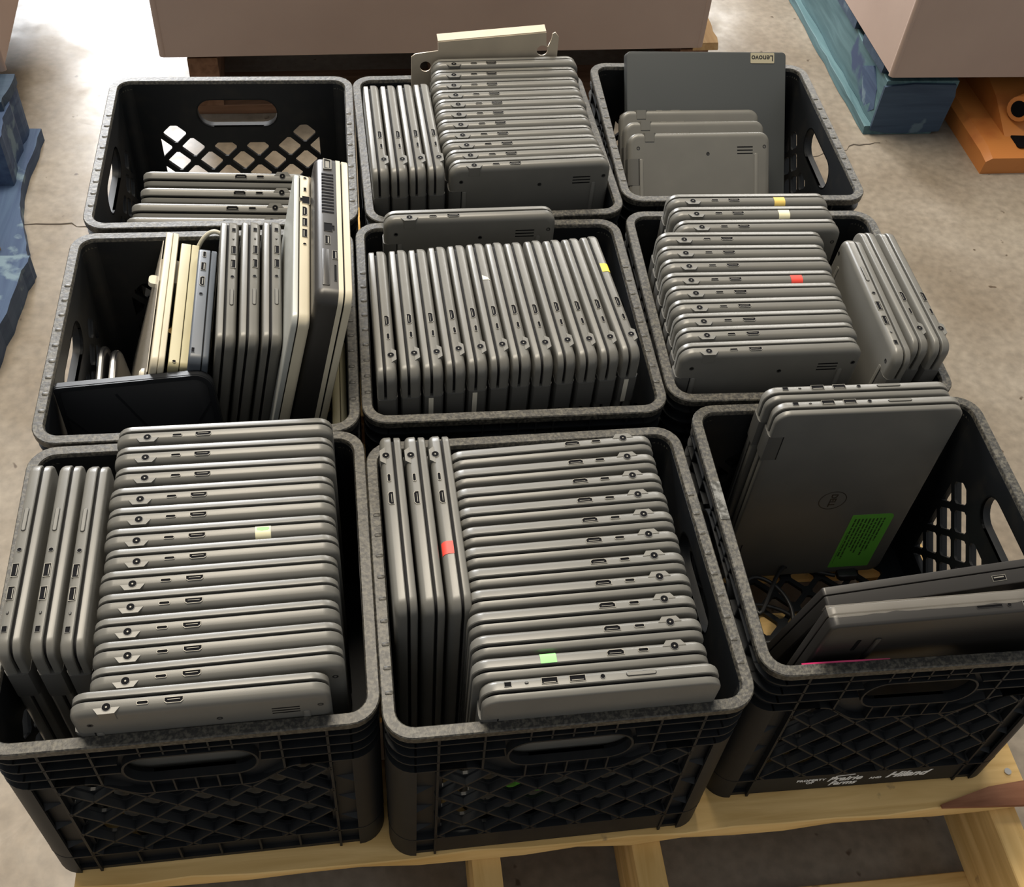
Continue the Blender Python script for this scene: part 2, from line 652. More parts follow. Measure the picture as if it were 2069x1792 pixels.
def make_corner_data():
    m = MB()
    # quarter shell around (+,-) corner, centre of the bend at (0.137,-0.137)
    n = 7
    c = (0.137, -0.137)

    def arc(r):
        return [(c[0] + r * math.cos(a), c[1] + r * math.sin(a)) for a in [R(-90 + 90 * k / n) for k in range(n + 1)]]
    sec = arc(0.0192) + arc(0.016)[::-1]
    m.loft([[(x, y, z) for x, y in sec] for z in (0.0, 0.266)])
    for z in (0.2495, 0.232, 0.2155, 0.199, 0.0395):
        s2 = arc(0.0265) + arc(0.019)[::-1]
        m.loft([[(x, y, z) for x, y in s2], [(x, y, z + 0.002) for x, y in s2]])
    s2 = arc(0.0262) + arc(0.0232)[::-1]
    m.loft([[(x, y, 0.0) for x, y in s2], [(x, y, 0.199) for x, y in s2]])
    # three-cornered stacking fins beside the bend
    for z in (0.155, 0.112, 0.066):
        for sw in (0, 1):
            w = 0.018
            p = [(0.120, -0.156, z - 0.002), (0.120 + w, -0.156, z + 0.0), (0.120 + w, -0.1625, z - 0.004), (0.120 + w, -0.156, z - 0.012)]
            if sw:
                p = [(-y, -x, zz) for x, y, zz in p]
            m.add(p, [(0, 1, 2), (0, 2, 3), (1, 3, 2), (0, 3, 1)])
    return m.data('corner_post', 'crate_black', 30)


CORN = make_corner_data()


def make_rim_data():
    m = MB()

    def ring(h, r, z):
        return [(x, y, z) for x, y in rrect(h, h, r, 6)]
    m.loft([ring(0.1645, 0.0265, H - 0.009), ring(0.165, 0.027, H - 0.0012), ring(0.164, 0.026, H), ring(0.1545, 0.0172, H), ring(0.1535, 0.0165, H - 0.0012), ring(0.153, 0.016, H - 0.013), ring(0.156, 0.019, H - 0.013), ring(0.156, 0.019, H - 0.009)], loop=True)
    return m.data('rim', 'rim_scuffed', 40)


RIM = make_rim_data()


def make_floor_data():
    loops = [[(x, y) for x, y in rrect(0.1545, 0.1545, 0.018, 4)]]
    for i in range(-3, 4):
        for j in range(-6, 7):
            cx = i * 0.044 + (0.022 if j % 2 else 0)
            cy = j * 0.022
            if abs(cx) < 0.13 and abs(cy) < 0.135:
                loops.append(diamond(cx, cy, 0.0175))
    me = curve_mesh('base_grid', loops, 0.0025, 'crate_black', plane='XY')
    me.transform(Matrix.Translation((0, 0, 0.0035)))
    return me


CFLO = make_floor_data()
NUB = MB().loft([[(x * s, y * s, z) for x, y in rrect(0.0035, 0.002, 0.001, 2)] for s, z in ((1, 0), (0.9, 0.0008), (0.5, 0.0013))]).data('nub', 'rim_scuffed')

CRATES = {
    'A1': (-0.3244, 0.3300, 0.01), 'A2': (0.0094, 0.3343, 1.75), 'A3': (0.3481, 0.3600, -1.25),
    'B1': (-0.3322, -0.0081, -0.04), 'B2': (0.0, 0.0, -0.15), 'B3': (0.3355, 0.0094, -1.45),
    'C1': (-0.3270, -0.3393, 0.9), 'C2': (0.0037, -0.3529, 0.89), 'C3': (0.3477, -0.3247, -0.53)}
WHERE = {'A1': 'back left crate', 'A2': 'back middle crate', 'A3': 'back right crate', 'B1': 'middle left crate', 'B2': 'centre crate',
         'B3': 'middle right crate', 'C1': 'front left crate', 'C2': 'front middle crate', 'C3': 'front right crate'}
CLAB = {'A1': 'black plastic milk crate at the back left, holding four leaning grey laptops',
        'A2': 'black plastic milk crate at the back, with a beige metal bracket sticking out',
        'A3': 'black plastic milk crate at the back right, holding a large slate laptop',
        'B1': 'black plastic milk crate at the left with white, silver and black mixed devices',
        'B2': 'black plastic milk crate in the centre, twelve laptops side by side',
        'B3': 'black plastic milk crate at the right of the middle row, full of grey laptops',
        'C1': 'black plastic milk crate at the front left, thirteen laptops in one row',
        'C2': 'black plastic milk crate at the front middle, between the two other front crates',
        'C3': 'black plastic milk crate at the front right with white lettering on its base'}
CR_OBJ = {}
for key, (cx, cy, cr_) in CRATES.items():
    t = thing('milk_crate', CLAB[key], 'crate', (cx, cy, 0.0), (0, 0, R(cr_)), 'black milk crates on the pallet')
    CR_OBJ[key] = t
    link('rim', RIM, t)
    link('base_grid', CFLO, t)
    for k in range(4):
        w = link('side_panel', WALL, t, rot=(0, 0, k * math.pi / 2))
        link('lattice', LATT, w)
        link('handle_frame', HAND, w)
        if key != 'C1':
            link('base_band', BAND, w)
        for rb in RIBS + (FOOTRIBS if key == 'C1' else []):
            link('rib', rb, w)
        link('corner_post', CORN, t, rot=(0, 0, k * math.pi / 2))
        if k == 0:
            CR_OBJ[key + 'front'] = w
    # moulded nubs along the rim
    if key in ('A1', 'B1', 'B2', 'A3', 'C2'):
        for sx in (-1, 1):
            for i in range(9):
                link('nub', NUB, t, (sx * 0.158, -0.12 + i * 0.024, H - 0.0003), (0, 0, 0))

tape = link('tape', MB().loft([[(x, y, z) for x, y in rrect(0.0048, 0.024, 0.001, 2)] for z in (H - 0.0002, H + 0.0006)]).data('tape', 'tape_clear', 0), CR_OBJ['C3'], (-0.1592, 0.035, 0))
tag(tape, 'strip of worn silvery tape')

# lettering on the front right crate
fw_ = CR_OBJ['C3front']


def letter(body, size, x, z, shear=0.0, weight=0.0):
    me = text_mesh('lettering', body, size, 'print_white', shear=shear, weight=weight)
    link('lettering', me, fw_, (x, -0.16225, z))


letter('PROPERTY', 0.0068, -0.052, 0.0265, 0, 0.0002)
letter('OF', 0.0068, -0.052, 0.0205, 0, 0.0002)
letter('Prairie', 0.0145, -0.014, 0.0255, 0.35, 0.0004)
letter('Farms', 0.0125, -0.014, 0.0145, 0.35, 0.0004)
letter('AND', 0.0062, 0.022, 0.0215, 0, 0.0002)
letter('Hiland', 0.0175, 0.056, 0.0255, 0.5, 0.0006)
m = MB()
fr = [(-0.0275, 0.026), (-0.0255, 0.0335), (-0.005, 0.036), (-0.0045, 0.0345), (-0.0245, 0.0322), (-0.0262, 0.026)]
m.loft([[(x, -0.1624, z) for x, z in fr], [(x, -0.1621, z) for x, z in fr]])
link('lettering', m.data('lettering', 'print_white', 0), fw_)

# ---------------------------------------------------------------- the grey school laptop
LX, LZ, T = 0.10375, 0.152, 0.0104   # half depth, half width, half thickness


def xzring(hx, hz, r, y, n=5):
    return [(x, y, z) for x, z in rrect(hx, hz, r, n)]


def slab(levels, hx, hz, r, n=5):
    """levels: (y, inset)"""
    return [xzring(hx - i, hz - i, [max(q - i, 0.001) for q in r] if isinstance(r, list) else max(r - i, 0.001), y, n) for y, i in levels]


def base_data():
    m = MB()
    m.loft(slab([(-0.0104, 0.0075), (-0.0102, 0.0055), (-0.0092, 0.0028), (-0.0076, 0.001), (-0.0055, 0.0001), (0.0000, 0.0), (0.0008, 0.0007), (0.0008, 0.005)], LX, LZ, 0.0145))
    # flat pad round the power jack
    cx = -0.073
    for (w0, w1, y0, y1) in ((0.0065, 0.0105, -0.0111, -0.0058),):
        ring1 = [(cx - w0, y0, LZ + 0.0002), (cx + w0, y0, LZ + 0.0002), (cx + w1, y1, LZ + 0.0002), (cx - w1, y1, LZ + 0.0002)]
        ring2 = [(cx - w0, y0, LZ - 0.012), (cx + w0, y0, LZ - 0.012), (cx + w1, y1, LZ - 0.012), (cx - w1, y1, LZ - 0.012)]
        m.loft([ring2, ring1])
    return m.data('base', 'laptop_grey', 38)


def lid_data():
    m = MB()
    m.loft(slab([(0.0036, 0.005), (0.0036, 0.0006), (0.0041, 0.0), (0.0088, 0.0), (0.0098, 0.0007), (0.0104, 0.0024)], LX - 0.0006, LZ - 0.0006, 0.0145))
    return m.data('lid', 'laptop_grey', 38)


def seal_data():
    m = MB()
    m.loft(slab([(0.0006, 0.0045), (0.0038, 0.0045)], LX, LZ, 0.0145))
    return m.data('seal', 'seal_black', 38)


def hinge_data():
    # barrel block on the hinge edge, centre at z = 0
    m = MB()
    sec = [(-LX - 0.0006, -0.0078), (-LX - 0.0012, -0.004), (-LX - 0.0012, 0.0058), (-LX - 0.0004, 0.0092), (-LX + 0.003, 0.0106), (-LX + 0.0145, 0.0106), (-LX + 0.0145, -0.0106), (-LX + 0.004, -0.0106)]
    m.loft([[(x, y, z) for x, y in sec] for z in (-0.0185, 0.0185)])
    d = [(-LX + 0.0145, 0.01065), (-LX + 0.0158, 0.01065), (-LX + 0.0158, -0.01065), (-LX + 0.0145, -0.01065)]
    m.loft([[(x, y, z) for x, y in d] for z in (-0.0185, 0.0185)], 1)
    return m.data('hinge', ['hinge_grey', 'seal_black'], 40)


def port_frame(outline, rim, depth=0.0006, tongue=None, name='port', zoff=0.0):
    """port on the upper side: metal lip, black opening, optional tongue; outline in (x, y)"""
    m = MB()
    cx = sum(p[0] for p in outline) / len(outline)
    cy = sum(p[1] for p in outline) / len(outline)

    def off(d):
        return [(p[0] + d * (1 if p[0] > cx else -1), p[1] + d * (1 if p[1] > cy else -1)) for p in outline]
    o = off(rim)
    m.loft([[(x, y, -0.003) for x, y in o], [(x, y, depth) for x, y in o], [(x, y, depth) for x, y in outline], [(x, y, -0.003) for x, y in outline]], 0, loop=True)
    m.add([(x, y, 0.00025) for x, y in outline], [tuple(range(len(outline)))], 1)
    if tongue:
        x0, x1, y0, y1 = tongue
        m.box(x0, x1, y0, y1, -0.002, 0.00045, 0)
    return m


def circle(cx, cy, r, n=14):
    return [(cx + r * math.cos(2 * math.pi * k / n), cy + r * math.sin(2 * math.pi * k / n)) for k in range(n)]


def jack_data(cx, cy, r, pin, name, mats):
    m = MB()
    n = 16
    o, i = circle(cx, cy, r + 0.0004, n), circle(cx, cy, r, n)
    m.loft([[(x, y, -0.002) for x, y in o], [(x, y, 0.0005) for x, y in o], [(x, y, 0.0005) for x, y in i], [(x, y, -0.002) for x, y in i]], 0, loop=True)
    m.add([(x, y, 0.0003) for x, y in i], [tuple(range(n))], 1)
    if pin:
        m.loft([[(x, y, z) for x, y in circle(cx, cy, pin, 8)] for z in (0.0, 0.0006)], 2)
    return m.data(name, mats, 40)


PJ = -0.073
hdmi = [(-0.0072, 0.0023), (0.0072, 0.0023), (0.0072, -0.0006), (0.0052, -0.0022), (-0.0052, -0.0022), (-0.0072, -0.0006)]
SIDE_P = [
    ('power_jack', jack_data(PJ, -0.0054, 0.0034, 0.0008, 'power_jack', ['hinge_grey', 'port_black', 'port_metal'])),
    ('usb_c_port', port_frame([(-0.045 + x, -0.0043 + y) for x, y in rrect(0.0043, 0.0013, 0.0012, 3)], 0.0004).data('usb_c_port', ['port_metal', 'port_black'], 30)),
    ('hdmi_port', port_frame([(-0.0205 + x, -0.0042 + y) for x, y in hdmi], 0.0004, tongue=(-0.0255, -0.0155, -0.0038, -0.0034)).data('hdmi_port', ['port_metal', 'port_black'], 30)),
]


def usb_a(cx):
    return port_frame([(cx + x, -0.0045 + y) for x, y in ((-0.0066, -0.0026), (0.0066, -0.0026), (0.0066, 0.0026), (-0.0066, 0.0026))], 0.0004,
                      tongue=(cx - 0.0052, cx + 0.0052, -0.0034, -0.0028)).data('usb_port', ['port_metal', 'port_black'], 30)


def pill_data(cx, hx, hy, cy, name, mat):
    m = MB()
    m.loft([[(cx + x, cy + y, z) for x, y in rrect(hx - i, hy - i, hy - i, 4)] for z, i in ((-0.001, 0), (0.0006, 0.0), (0.0009, 0.0004))])
    o, i_ = rrect(hx + 0.0004, hy + 0.0004, hy + 0.0004, 4), rrect(hx, hy, hy, 4)
    m.loft([[(cx + x, cy + y, z) for x, y in o] for z in (-0.001, 0.0002)], 1)
    return m.data(name, [mat, 'seal_black'], 30)


# the U side ports use the depth coordinate of the laptop mirrored (they sit on the other short side)
SIDE_U = [
    ('lock_slot', port_frame([(0.081 + x, -0.0042 + y) for x, y in ((-0.0028, -0.0019), (0.0028, -0.0019), (0.0028, 0.0019), (-0.0028, 0.0019))], 0.0003).data('lock_slot', ['hinge_grey', 'port_black'], 30)),
    ('status_light', pill_data(0.065, 0.0013, 0.0007, -0.0042, 'status_light', 'hinge_grey')),
    ('usb_port', usb_a(0.0455)), ('usb_port', usb_a(0.0216)),
    ('audio_jack', jack_data(0.0, -0.0042, 0.0019, 0, 'audio_jack', ['hinge_grey', 'port_black'])),
    ('volume_button', pill_data(-0.0335, 0.0128, 0.0017, -0.0042, 'volume_button', 'laptop_grey')),
]


def vent_data():
    m = MB()
    for k in range(3):
        m.box(0.055, 0.078, -0.01055, -0.0103, LZ - 0.031 + k * 0.0045, LZ - 0.0295 + k * 0.0045)
    return m.data('vent', 'port_black', 0)


def screw_data():
    m = MB()
    m.loft([[(x, y, z) for x, z in circle(0, 0, r, 12)] for y, r in ((-0.0103, 0.0026), (-0.0106, 0.0026), (-0.0106, 0.0016), (-0.0104, 0.0014))])
    return m.data('screw', 'screw_dark', 30)


def strip_data(z0, z1):
    m = MB()
    m.loft([[(x, y, z + (z0 + z1) / 2) for x, z in rrect(0.003 - i, (z1 - z0) / 2 - i, 0.0025, 3)] for y, i in ((-0.0102, 0), (-0.0108, 0), (-0.0112, 0.0005))])
    return m.data('rubber_strip', 'laptop_grey', 30)


BASE, LID, SEAL, HINGE = base_data(), lid_data(), seal_data(), hinge_data()
VENT, SCREW = vent_data(), screw_data()
STRIPS = [(-0.085, strip_data(-0.12, LZ - 0.036)), (0.083, strip_data(-0.12, LZ - 0.03))]
_logo_o, _logo_i = circle(0, 0, 0.0165, 32), circle(0, 0, 0.0155, 32)
LOGO = MB().loft([[(x, 0.0102, z) for x, z in _logo_o], [(x, 0.01055, z) for x, z in _logo_o], [(x, 0.01055, z) for x, z in _logo_i], [(x, 0.0102, z) for x, z in _logo_i]], loop=True).data('logo_ring', 'logo_black', 0)
lw = text_mesh('logo_word', 'DELL', 0.0105, 'logo_black', weight=0.0003)


def sticker_data(x0, x1, torn=False):
    """small label wrapped round the curved edge of the base on the upper short side (z up at LZ)"""
    prof = [(0.0004, LZ + 0.00012), (-0.0055, LZ + 0.0001), (-0.0076, LZ - 0.0009), (-0.0092, LZ - 0.0027), (-0.01, LZ - 0.005)]
    m = MB()
    n = 4
    rings = []
    for i in range(n + 1):
        x = x0 + (x1 - x0) * i / n
        pr = prof
        if torn:
            pr = [(y, z) for y, z in prof if y > -0.0095 + 0.0095 * i / n] or prof[:2]
            pr = (pr + [pr[-1]] * 5)[:5]
        rings.append([(x, y, z) for y, z in pr])
    v = [p for r_ in rings for p in r_]
    v2 = [(x, y - 0.0002 if y < -0.006 else y, z + 0.0002) for x, y, z in v]
    f = []
    k = len(prof)
    for i in range(n):
        for j in range(k - 1):
            a = i * k + j
            f.append((a, a + 1, a + k + 1, a + k))
    m.add(v2, f)
    me = m.data('sticker', 'sticker_red', 40)
    return me


STK = {38: sticker_data(0.031, 0.045), 53: sticker_data(0.046, 0.06), 'torn': sticker_data(0.031, 0.047, True)}


HTAG = MB().box(-LX - 0.0017, -LX - 0.0011, 0.0005, 0.0055, LZ - 0.072, LZ - 0.037).data('hinge_tag', 'paper_white', 0)


def laptop(label, group, x, y, z, yaw, up='P', lean=(0, 0), bottom=False, sticker=None, logo=False, hinge_tag=False):
    """x, y, z: where the power jack (P) or lock slot (U) of the upper short side is (metres); yaw: direction
    from the hinge to the front edge; lean: rotation about world X and Y in degrees (positive: to the camera, to the right)"""
    yw = yaw if up == 'P' else yaw + 180
    rot = Matrix.Rotation(R(lean[0]), 3, 'X') @ Matrix.Rotation(R(lean[1]), 3, 'Y') @ Matrix.Rotation(R(yw), 3, 'Z')
    port = Vector((PJ, -0.005, 2 * LZ)) if up == 'P' else Vector((0.081, -0.0042, 2 * LZ))
    loc = Vector((x, y, z)) - rot @ port
    t = thing('laptop', label, 'laptop', loc, rot.to_euler(), group)
    c = (0, 0, LZ)
    fl_ = (0, 0, 0) if up == 'P' else (0, math.pi, 0)
    b = link('base', BASE, t, c, fl_)
    ld = link('lid', LID, t, c, fl_)
    link('seal', SEAL, t, c, fl_)
    for s in (-1, 1):
        h = link('hinge', HINGE, t, c, fl_)
        h.location = Vector(c) + Vector((0, 0, s * (LZ - 0.054)))
    for nm, me in (SIDE_P if up == 'P' else SIDE_U):
        link(nm, me, b, (0, 0, LZ), (0, 0, 0) if up == 'P' else (0, math.pi, 0))
        if up == 'U':
            o = COL.objects[-1]
            o.rotation_euler = (0, math.pi, 0)
            o.location = (0, 0, -LZ)
    if bottom:
        link('vent', VENT, b)
        for (sx, sz) in ((-0.0895, LZ - 0.021), (0.012, LZ - 0.03), (0.0952, LZ - 0.021), (-0.0895, -LZ + 0.021), (0.0952, -LZ + 0.021)):
            link('screw', SCREW, b, (sx, 0, sz))
        for sx, me in STRIPS:
            link('rubber_strip', me, b, (sx, 0, 0))
    if sticker:
        mat, pos = sticker
        me = STK[pos].copy()
        me.materials[0] = MATS[mat]
        s = link('sticker', me, b)
        if pos == 38 and mat == 'sticker_cream' and 'green' in label:
            pm_ = MB().loft([[(0.0325, -0.0005, LZ + 0.0004), (0.0435, -0.0005, LZ + 0.0004), (0.0435, -0.0032, LZ + 0.0004), (0.037, -0.0042, LZ + 0.0004), (0.0325, -0.003, LZ + 0.0004)], [(0.0325, -0.0005, LZ + 0.0005), (0.0435, -0.0005, LZ + 0.0005), (0.0435, -0.0032, LZ + 0.0005), (0.037, -0.0042, LZ + 0.0005), (0.0325, -0.003, LZ + 0.0005)]])
            link('sticker_mark', pm_.data('sticker_mark', 'sticker_green', 0), b)
        if mat == 'sticker_green':
            tag(s, 'small green and white square sticker')
    if logo:
        link('logo', LOGO, ld)
    if hinge_tag:
        link('hinge_tag', HTAG, t, c, fl_)
    return t


ORD = ['first', 'second', 'third', 'fourth', 'fifth', 'sixth', 'seventh', 'eighth', 'ninth', 'tenth', 'eleventh', 'twelfth', 'thirteenth']
ZT = 0.312
mm = 0.001

# --- front left crate: thirteen in a row, three beside them
rows = [(-371.2, -205.6, 0.6), (-370.7, -231.1, 0.7), (-369.1, -256.2, 0.8), (-370.8, -281.1, 1.0), (-369.8, -304.4, 1.1), (-369.6, -328.1, 1.2), (-367.3, -350.9, 1.3), (-368.6, -374.2, 1.5), (-367.9, -397.8, 1.6), (-367.9, -422.1, 1.7), (-365.6, -445.3, 1.8), (-365.0, -468.6, 2.0), (-377.6, -491.0, 1.2)]
for i, (x, y, a) in enumerate(rows):
    n = len(rows) - 1 - i
    lab = 'grey laptop in the front left crate, %s from the front of the long row' % ORD[n]
    if i == 5:
        lab = 'grey laptop in the front left crate with a cream and green sticker'
    laptop(lab, 'long row in the front left crate', x * mm, y * mm, ZT, a, lean=(3.4 * i / 12, 0), bottom=i >= 11, sticker=('sticker_cream', 38) if i == 5 else None)
for i, (x, y, a) in enumerate([(-468.5, -412.4, 90.5), (-441.5, -414.1, 90.5), (-417.0, -416.8, 90.5)]):
    laptop('grey laptop standing edge-on in the front left crate, %s from the left wall' % ORD[i], 'three edge-on laptops, front left crate', x * mm, y * mm, ZT, a, up='U', lean=(0, 0), bottom=i == 0)

# --- front middle crate
rows = [(92.5, -235.0, 183.0), (92.4, -259.1, 182.7), (93.2, -283.0, 182.5), (94.0, -306.5, 182.3), (95.0, -330.3, 182.1), (95.1, -353.7, 181.9), (95.5, -377.9, 181.7), (95.8, -401.2, 181.5), (95.2, -425.0, 181.3), (95.5, -448.8, 181.1), (94.3, -472.7, 180.9)]
for i, (x, y, a) in enumerate(rows):
    n = len(rows) - i
    lab = 'grey laptop in the front middle crate, %s from the front of the long row' % ORD[n]
    if i == 10:
        lab = 'grey laptop in the front middle crate with a small green sticker'
    laptop(lab, 'long row in the front middle crate', x * mm, y * mm, ZT, a, lean=(3.3 * i / 11, 0), sticker=('sticker_green', 38) if i == 10 else None)
fm_ = laptop('frontmost grey laptop of the front middle crate, two USB ports upward', 'long row in the front middle crate', -0.0541, -0.4975, ZT, 0.8, up='U', lean=(3.8, 0))
ld_ = [c for c in fm_.children if c.name.startswith('lid')][0]
for (lx_, lz_, hw_, hh_) in ((-0.05, 0.05, 0.024, 0.022),):
    tag(link('label', MB().loft([[(x_, y_, z_) for x_, z_ in rrect(hw_, hh_, 0.001, 2)] for y_ in (0.0103, 0.0106)]).data('label', 'label_green', 0), ld_, (lx_, 0, lz_)), 'green paper label')
for i, (x, y, a) in enumerate([(-143.5, -243.0, 271.5), (-119.5, -243.8, 271.5), (-95.7, -244.2, 271.5)]):
    lab = 'grey laptop edge-on at the left of the front middle crate, %s from the wall' % ORD[i]
    if i == 2:
        lab = 'grey laptop edge-on in the front middle crate with a red sticker'
    laptop(lab, 'three edge-on laptops, front middle crate', x * mm, y * mm, ZT, a, sticker=('sticker_red', 38) if i == 2 else None)

# --- centre crate
rows = [(-133.1, -106.2, 90.8), (-108.5, -104.5, 91.1), (-84.8, -103.5, 91.5), (-61.2, -100.1, 91.8), (-37.8, -98.1, 92.1), (-14.1, -95.8, 92.5), (9.0, -94.7, 92.8), (32.5, -95.1, 93.2), (57.3, -92.5, 93.5), (81.2, -91.9, 93.9), (104.7, -90.0, 94.2), (128.6, -86.9, 94.6)]
for i, (x, y, a) in enumerate(rows):
    lab = 'grey laptop in the centre crate, %s from the left in the edge-on row' % ORD[i]
    st = None
    if i == 5:
        lab, st = 'grey laptop in the centre crate with a torn white sticker', ('paper_white', 'torn')
    if i == 11:
        lab, st = 'grey laptop in the centre crate with a yellow sticker, rightmost of its row', ('sticker_yellow', 38)
    laptop(lab, 'edge-on row in the centre crate', x * mm, y * mm, ZT, a, sticker=st, hinge_tag=i in (2, 4, 11))
laptop('grey laptop standing crosswise behind the edge-on row of the centre crate', 'laptops in the centre crate', -0.1, 0.1225, ZT, 1.2, bottom=True)

# --- middle right crate
for i, (x, y, a) in enumerate([(250.8, 143.6, -1.0), (249.6, 118.2, -1.0), (250.4, 92.7, -1.0)]):
    lab, st = [('grey laptop with an amber sticker, hindmost in the middle right crate', ('sticker_amber', 38)), ('grey laptop with a pale cream sticker, second from the back of its row', ('sticker_cream', 38)),
               ('grey laptop shifted right, directly behind the nine front laptops, middle right crate', None)][i]
    laptop(lab, 'long row in the middle right crate', x * mm, y * mm, ZT, a, bottom=True, sticker=st)
rows = [(223.4, 70.4), (219.8, 45.6), (218.7, 22.2), (215.6, -2.3), (216.0, -24.4), (214.8, -48.1), (214.4, -70.8), (212.8, -92.9), (209.4, -117.1)]
for i, (x, y) in enumerate(rows):
    lab = 'grey laptop in the middle right crate, %s from the front of the long row' % ORD[8 - i]
    if i == 3:
        lab = 'grey laptop in the middle right crate with a red sticker'
    laptop(lab, 'long row in the middle right crate', x * mm, y * mm, ZT, -1.5 + 1.6 * i / 8, bottom=i >= 7, sticker=('sticker_red', 53) if i == 3 else None)
laptop('grey laptop with its vented underside facing the long row, middle right crate', 'edge-on laptops in the middle right crate', 0.4237, -0.114, ZT, 88.6, up='U', lean=(0, 4), bottom=True)
for i, (x, y) in enumerate([(459.1, -93.1), (483.7, -94.8)]):
    laptop(['grey laptop edge-on between two others at the right of the middle right crate', 'grey laptop edge-on against the right wall of the middle right crate'][i], 'edge-on laptops in the middle right crate', x * mm, y * mm, ZT, 89.7, lean=(0, 5))

# --- back middle crate
rows = [(-19.2, 457.2, 2.3), (-21.6, 429.7, 2.3), (-23.7, 403.8, 2.4), (-23.2, 380.2, 2.5), (-21.8, 358.3, 2.5), (-22.7, 335.0, 2.6), (-22.4, 311.7, 2.7), (-22.1, 288.0, 2.7), (-18.9, 266.3, 2.8), (-16.0, 244.3, 2.9), (-13.3, 223.1, 2.9)]
for i, (x, y, a) in enumerate(rows):
    laptop('grey laptop in the back middle crate, %s from the front of the long row' % ORD[10 - i], 'long row in the back middle crate', x * mm, y * mm, ZT, a, bottom=i >= 9)
for i, (x, y, a) in enumerate([(-125.6, 237.7, 91.7), (-102.5, 237.7, 91.8), (-79.6, 239.9, 91.9), (-56.5, 241.5, 92.1)]):
    laptop('grey laptop edge-on in the back middle crate, %s from the left wall' % ORD[i], 'four edge-on laptops, back middle crate', x * mm, y * mm, ZT, a)

# --- back left crate: four slumped towards the front wall
for i, (x, y, a) in enumerate([(-254.8, 279.7, 178.0), (-255.1, 245.4, 178.0), (-262.8, 214.7, 178.1), (-266.4, 186.8, 178.2)]):
    laptop('grey laptop slumped low in the back left crate, %s from the back' % ORD[i], 'four slumped laptops, back left crate', x * mm, y * mm + (0.001 if i == 3 else 0), 0.258, a, lean=(37.5, 0))

# --- back right crate: three lying back against the big slate laptop
for i, (x, y) in enumerate([(254.5, 446.5), (255.0, 418.2), (255.5, 389.9)]):
    laptop('grey laptop leaning back in the back right crate, %s from the front' % ORD[2 - i], 'three leaning laptops, back right crate', x * mm, y * mm, 0.242, -1.3, lean=(-41.5, 0), bottom=True)

# --- middle left crate: three edge-on
for i, (x, y) in enumerate([(-303.4, 111.5), (-279.1, 111.3), (-255.0, 110.4)]):
    laptop('grey laptop in the middle left crate, %s of three right of the navy one' % ORD[i], 'three grey laptops, middle left crate', x * mm, y * mm, 0.307, 271.2, up='U', lean=(0, 11))

# --- front right crate: two standing at the back
for i, (x, y) in enumerate([(277.2, -179.0), (282.2, -200.8)]):
    t = laptop(['grey laptop at the very back of the front right crate, behind another', 'grey laptop with round black logo and green label on its lid'][i], 'two grey laptops, front right crate', x * mm, y * mm, 0.314, -0.3, up='U', lean=(0, 0), logo=i == 1)
    if i == 1:
        lid = [c for c in t.children if c.name.startswith('lid')][0]
        # label: green paper with printed lines, in lid coordinates (lid is flipped upside down about y)
        lb = link('label', MB().loft([[(x_, y_, z_) for x_, z_ in rrect(0.026, 0.054, [0.001, 0.001, 0.001, 0.006], 3)] for y_ in (0.0103, 0.0106)]).data('label', 'label_green', 0), lid, (0.0605, 0, 0.085))
        tag(lb, 'green paper label with lines of dark print')
        pm = MB()
        for r_ in range(9):
            x_ = -0.020 + r_ * 0.0045
            z_ = -0.046
            end = (0.03, 0.036, 0.012, 0.02, 0.024, 0.014, 0.03, 0.02, 0.0)[r_]
            while z_ < end:
                ln = random.uniform(0.003, 0.011)
                pm.box(x_ - 0.001, x_ + 0.001, 0.0106, 0.01072, z_, min(z_ + ln, end))
                z_ += ln + 0.0016
        pm.box(-0.0228, -0.0224, 0.0106, 0.01072, -0.02, 0.045)
        link('print', pm.data('print', 'ink', 0), lb)
        # word in the ring reads from the side
        w = link('logo_word', lw, lid, (0, 0.01045, 0), (0, R(-90), R(180)))


# ---------------------------------------------------------------- other notebooks and devices


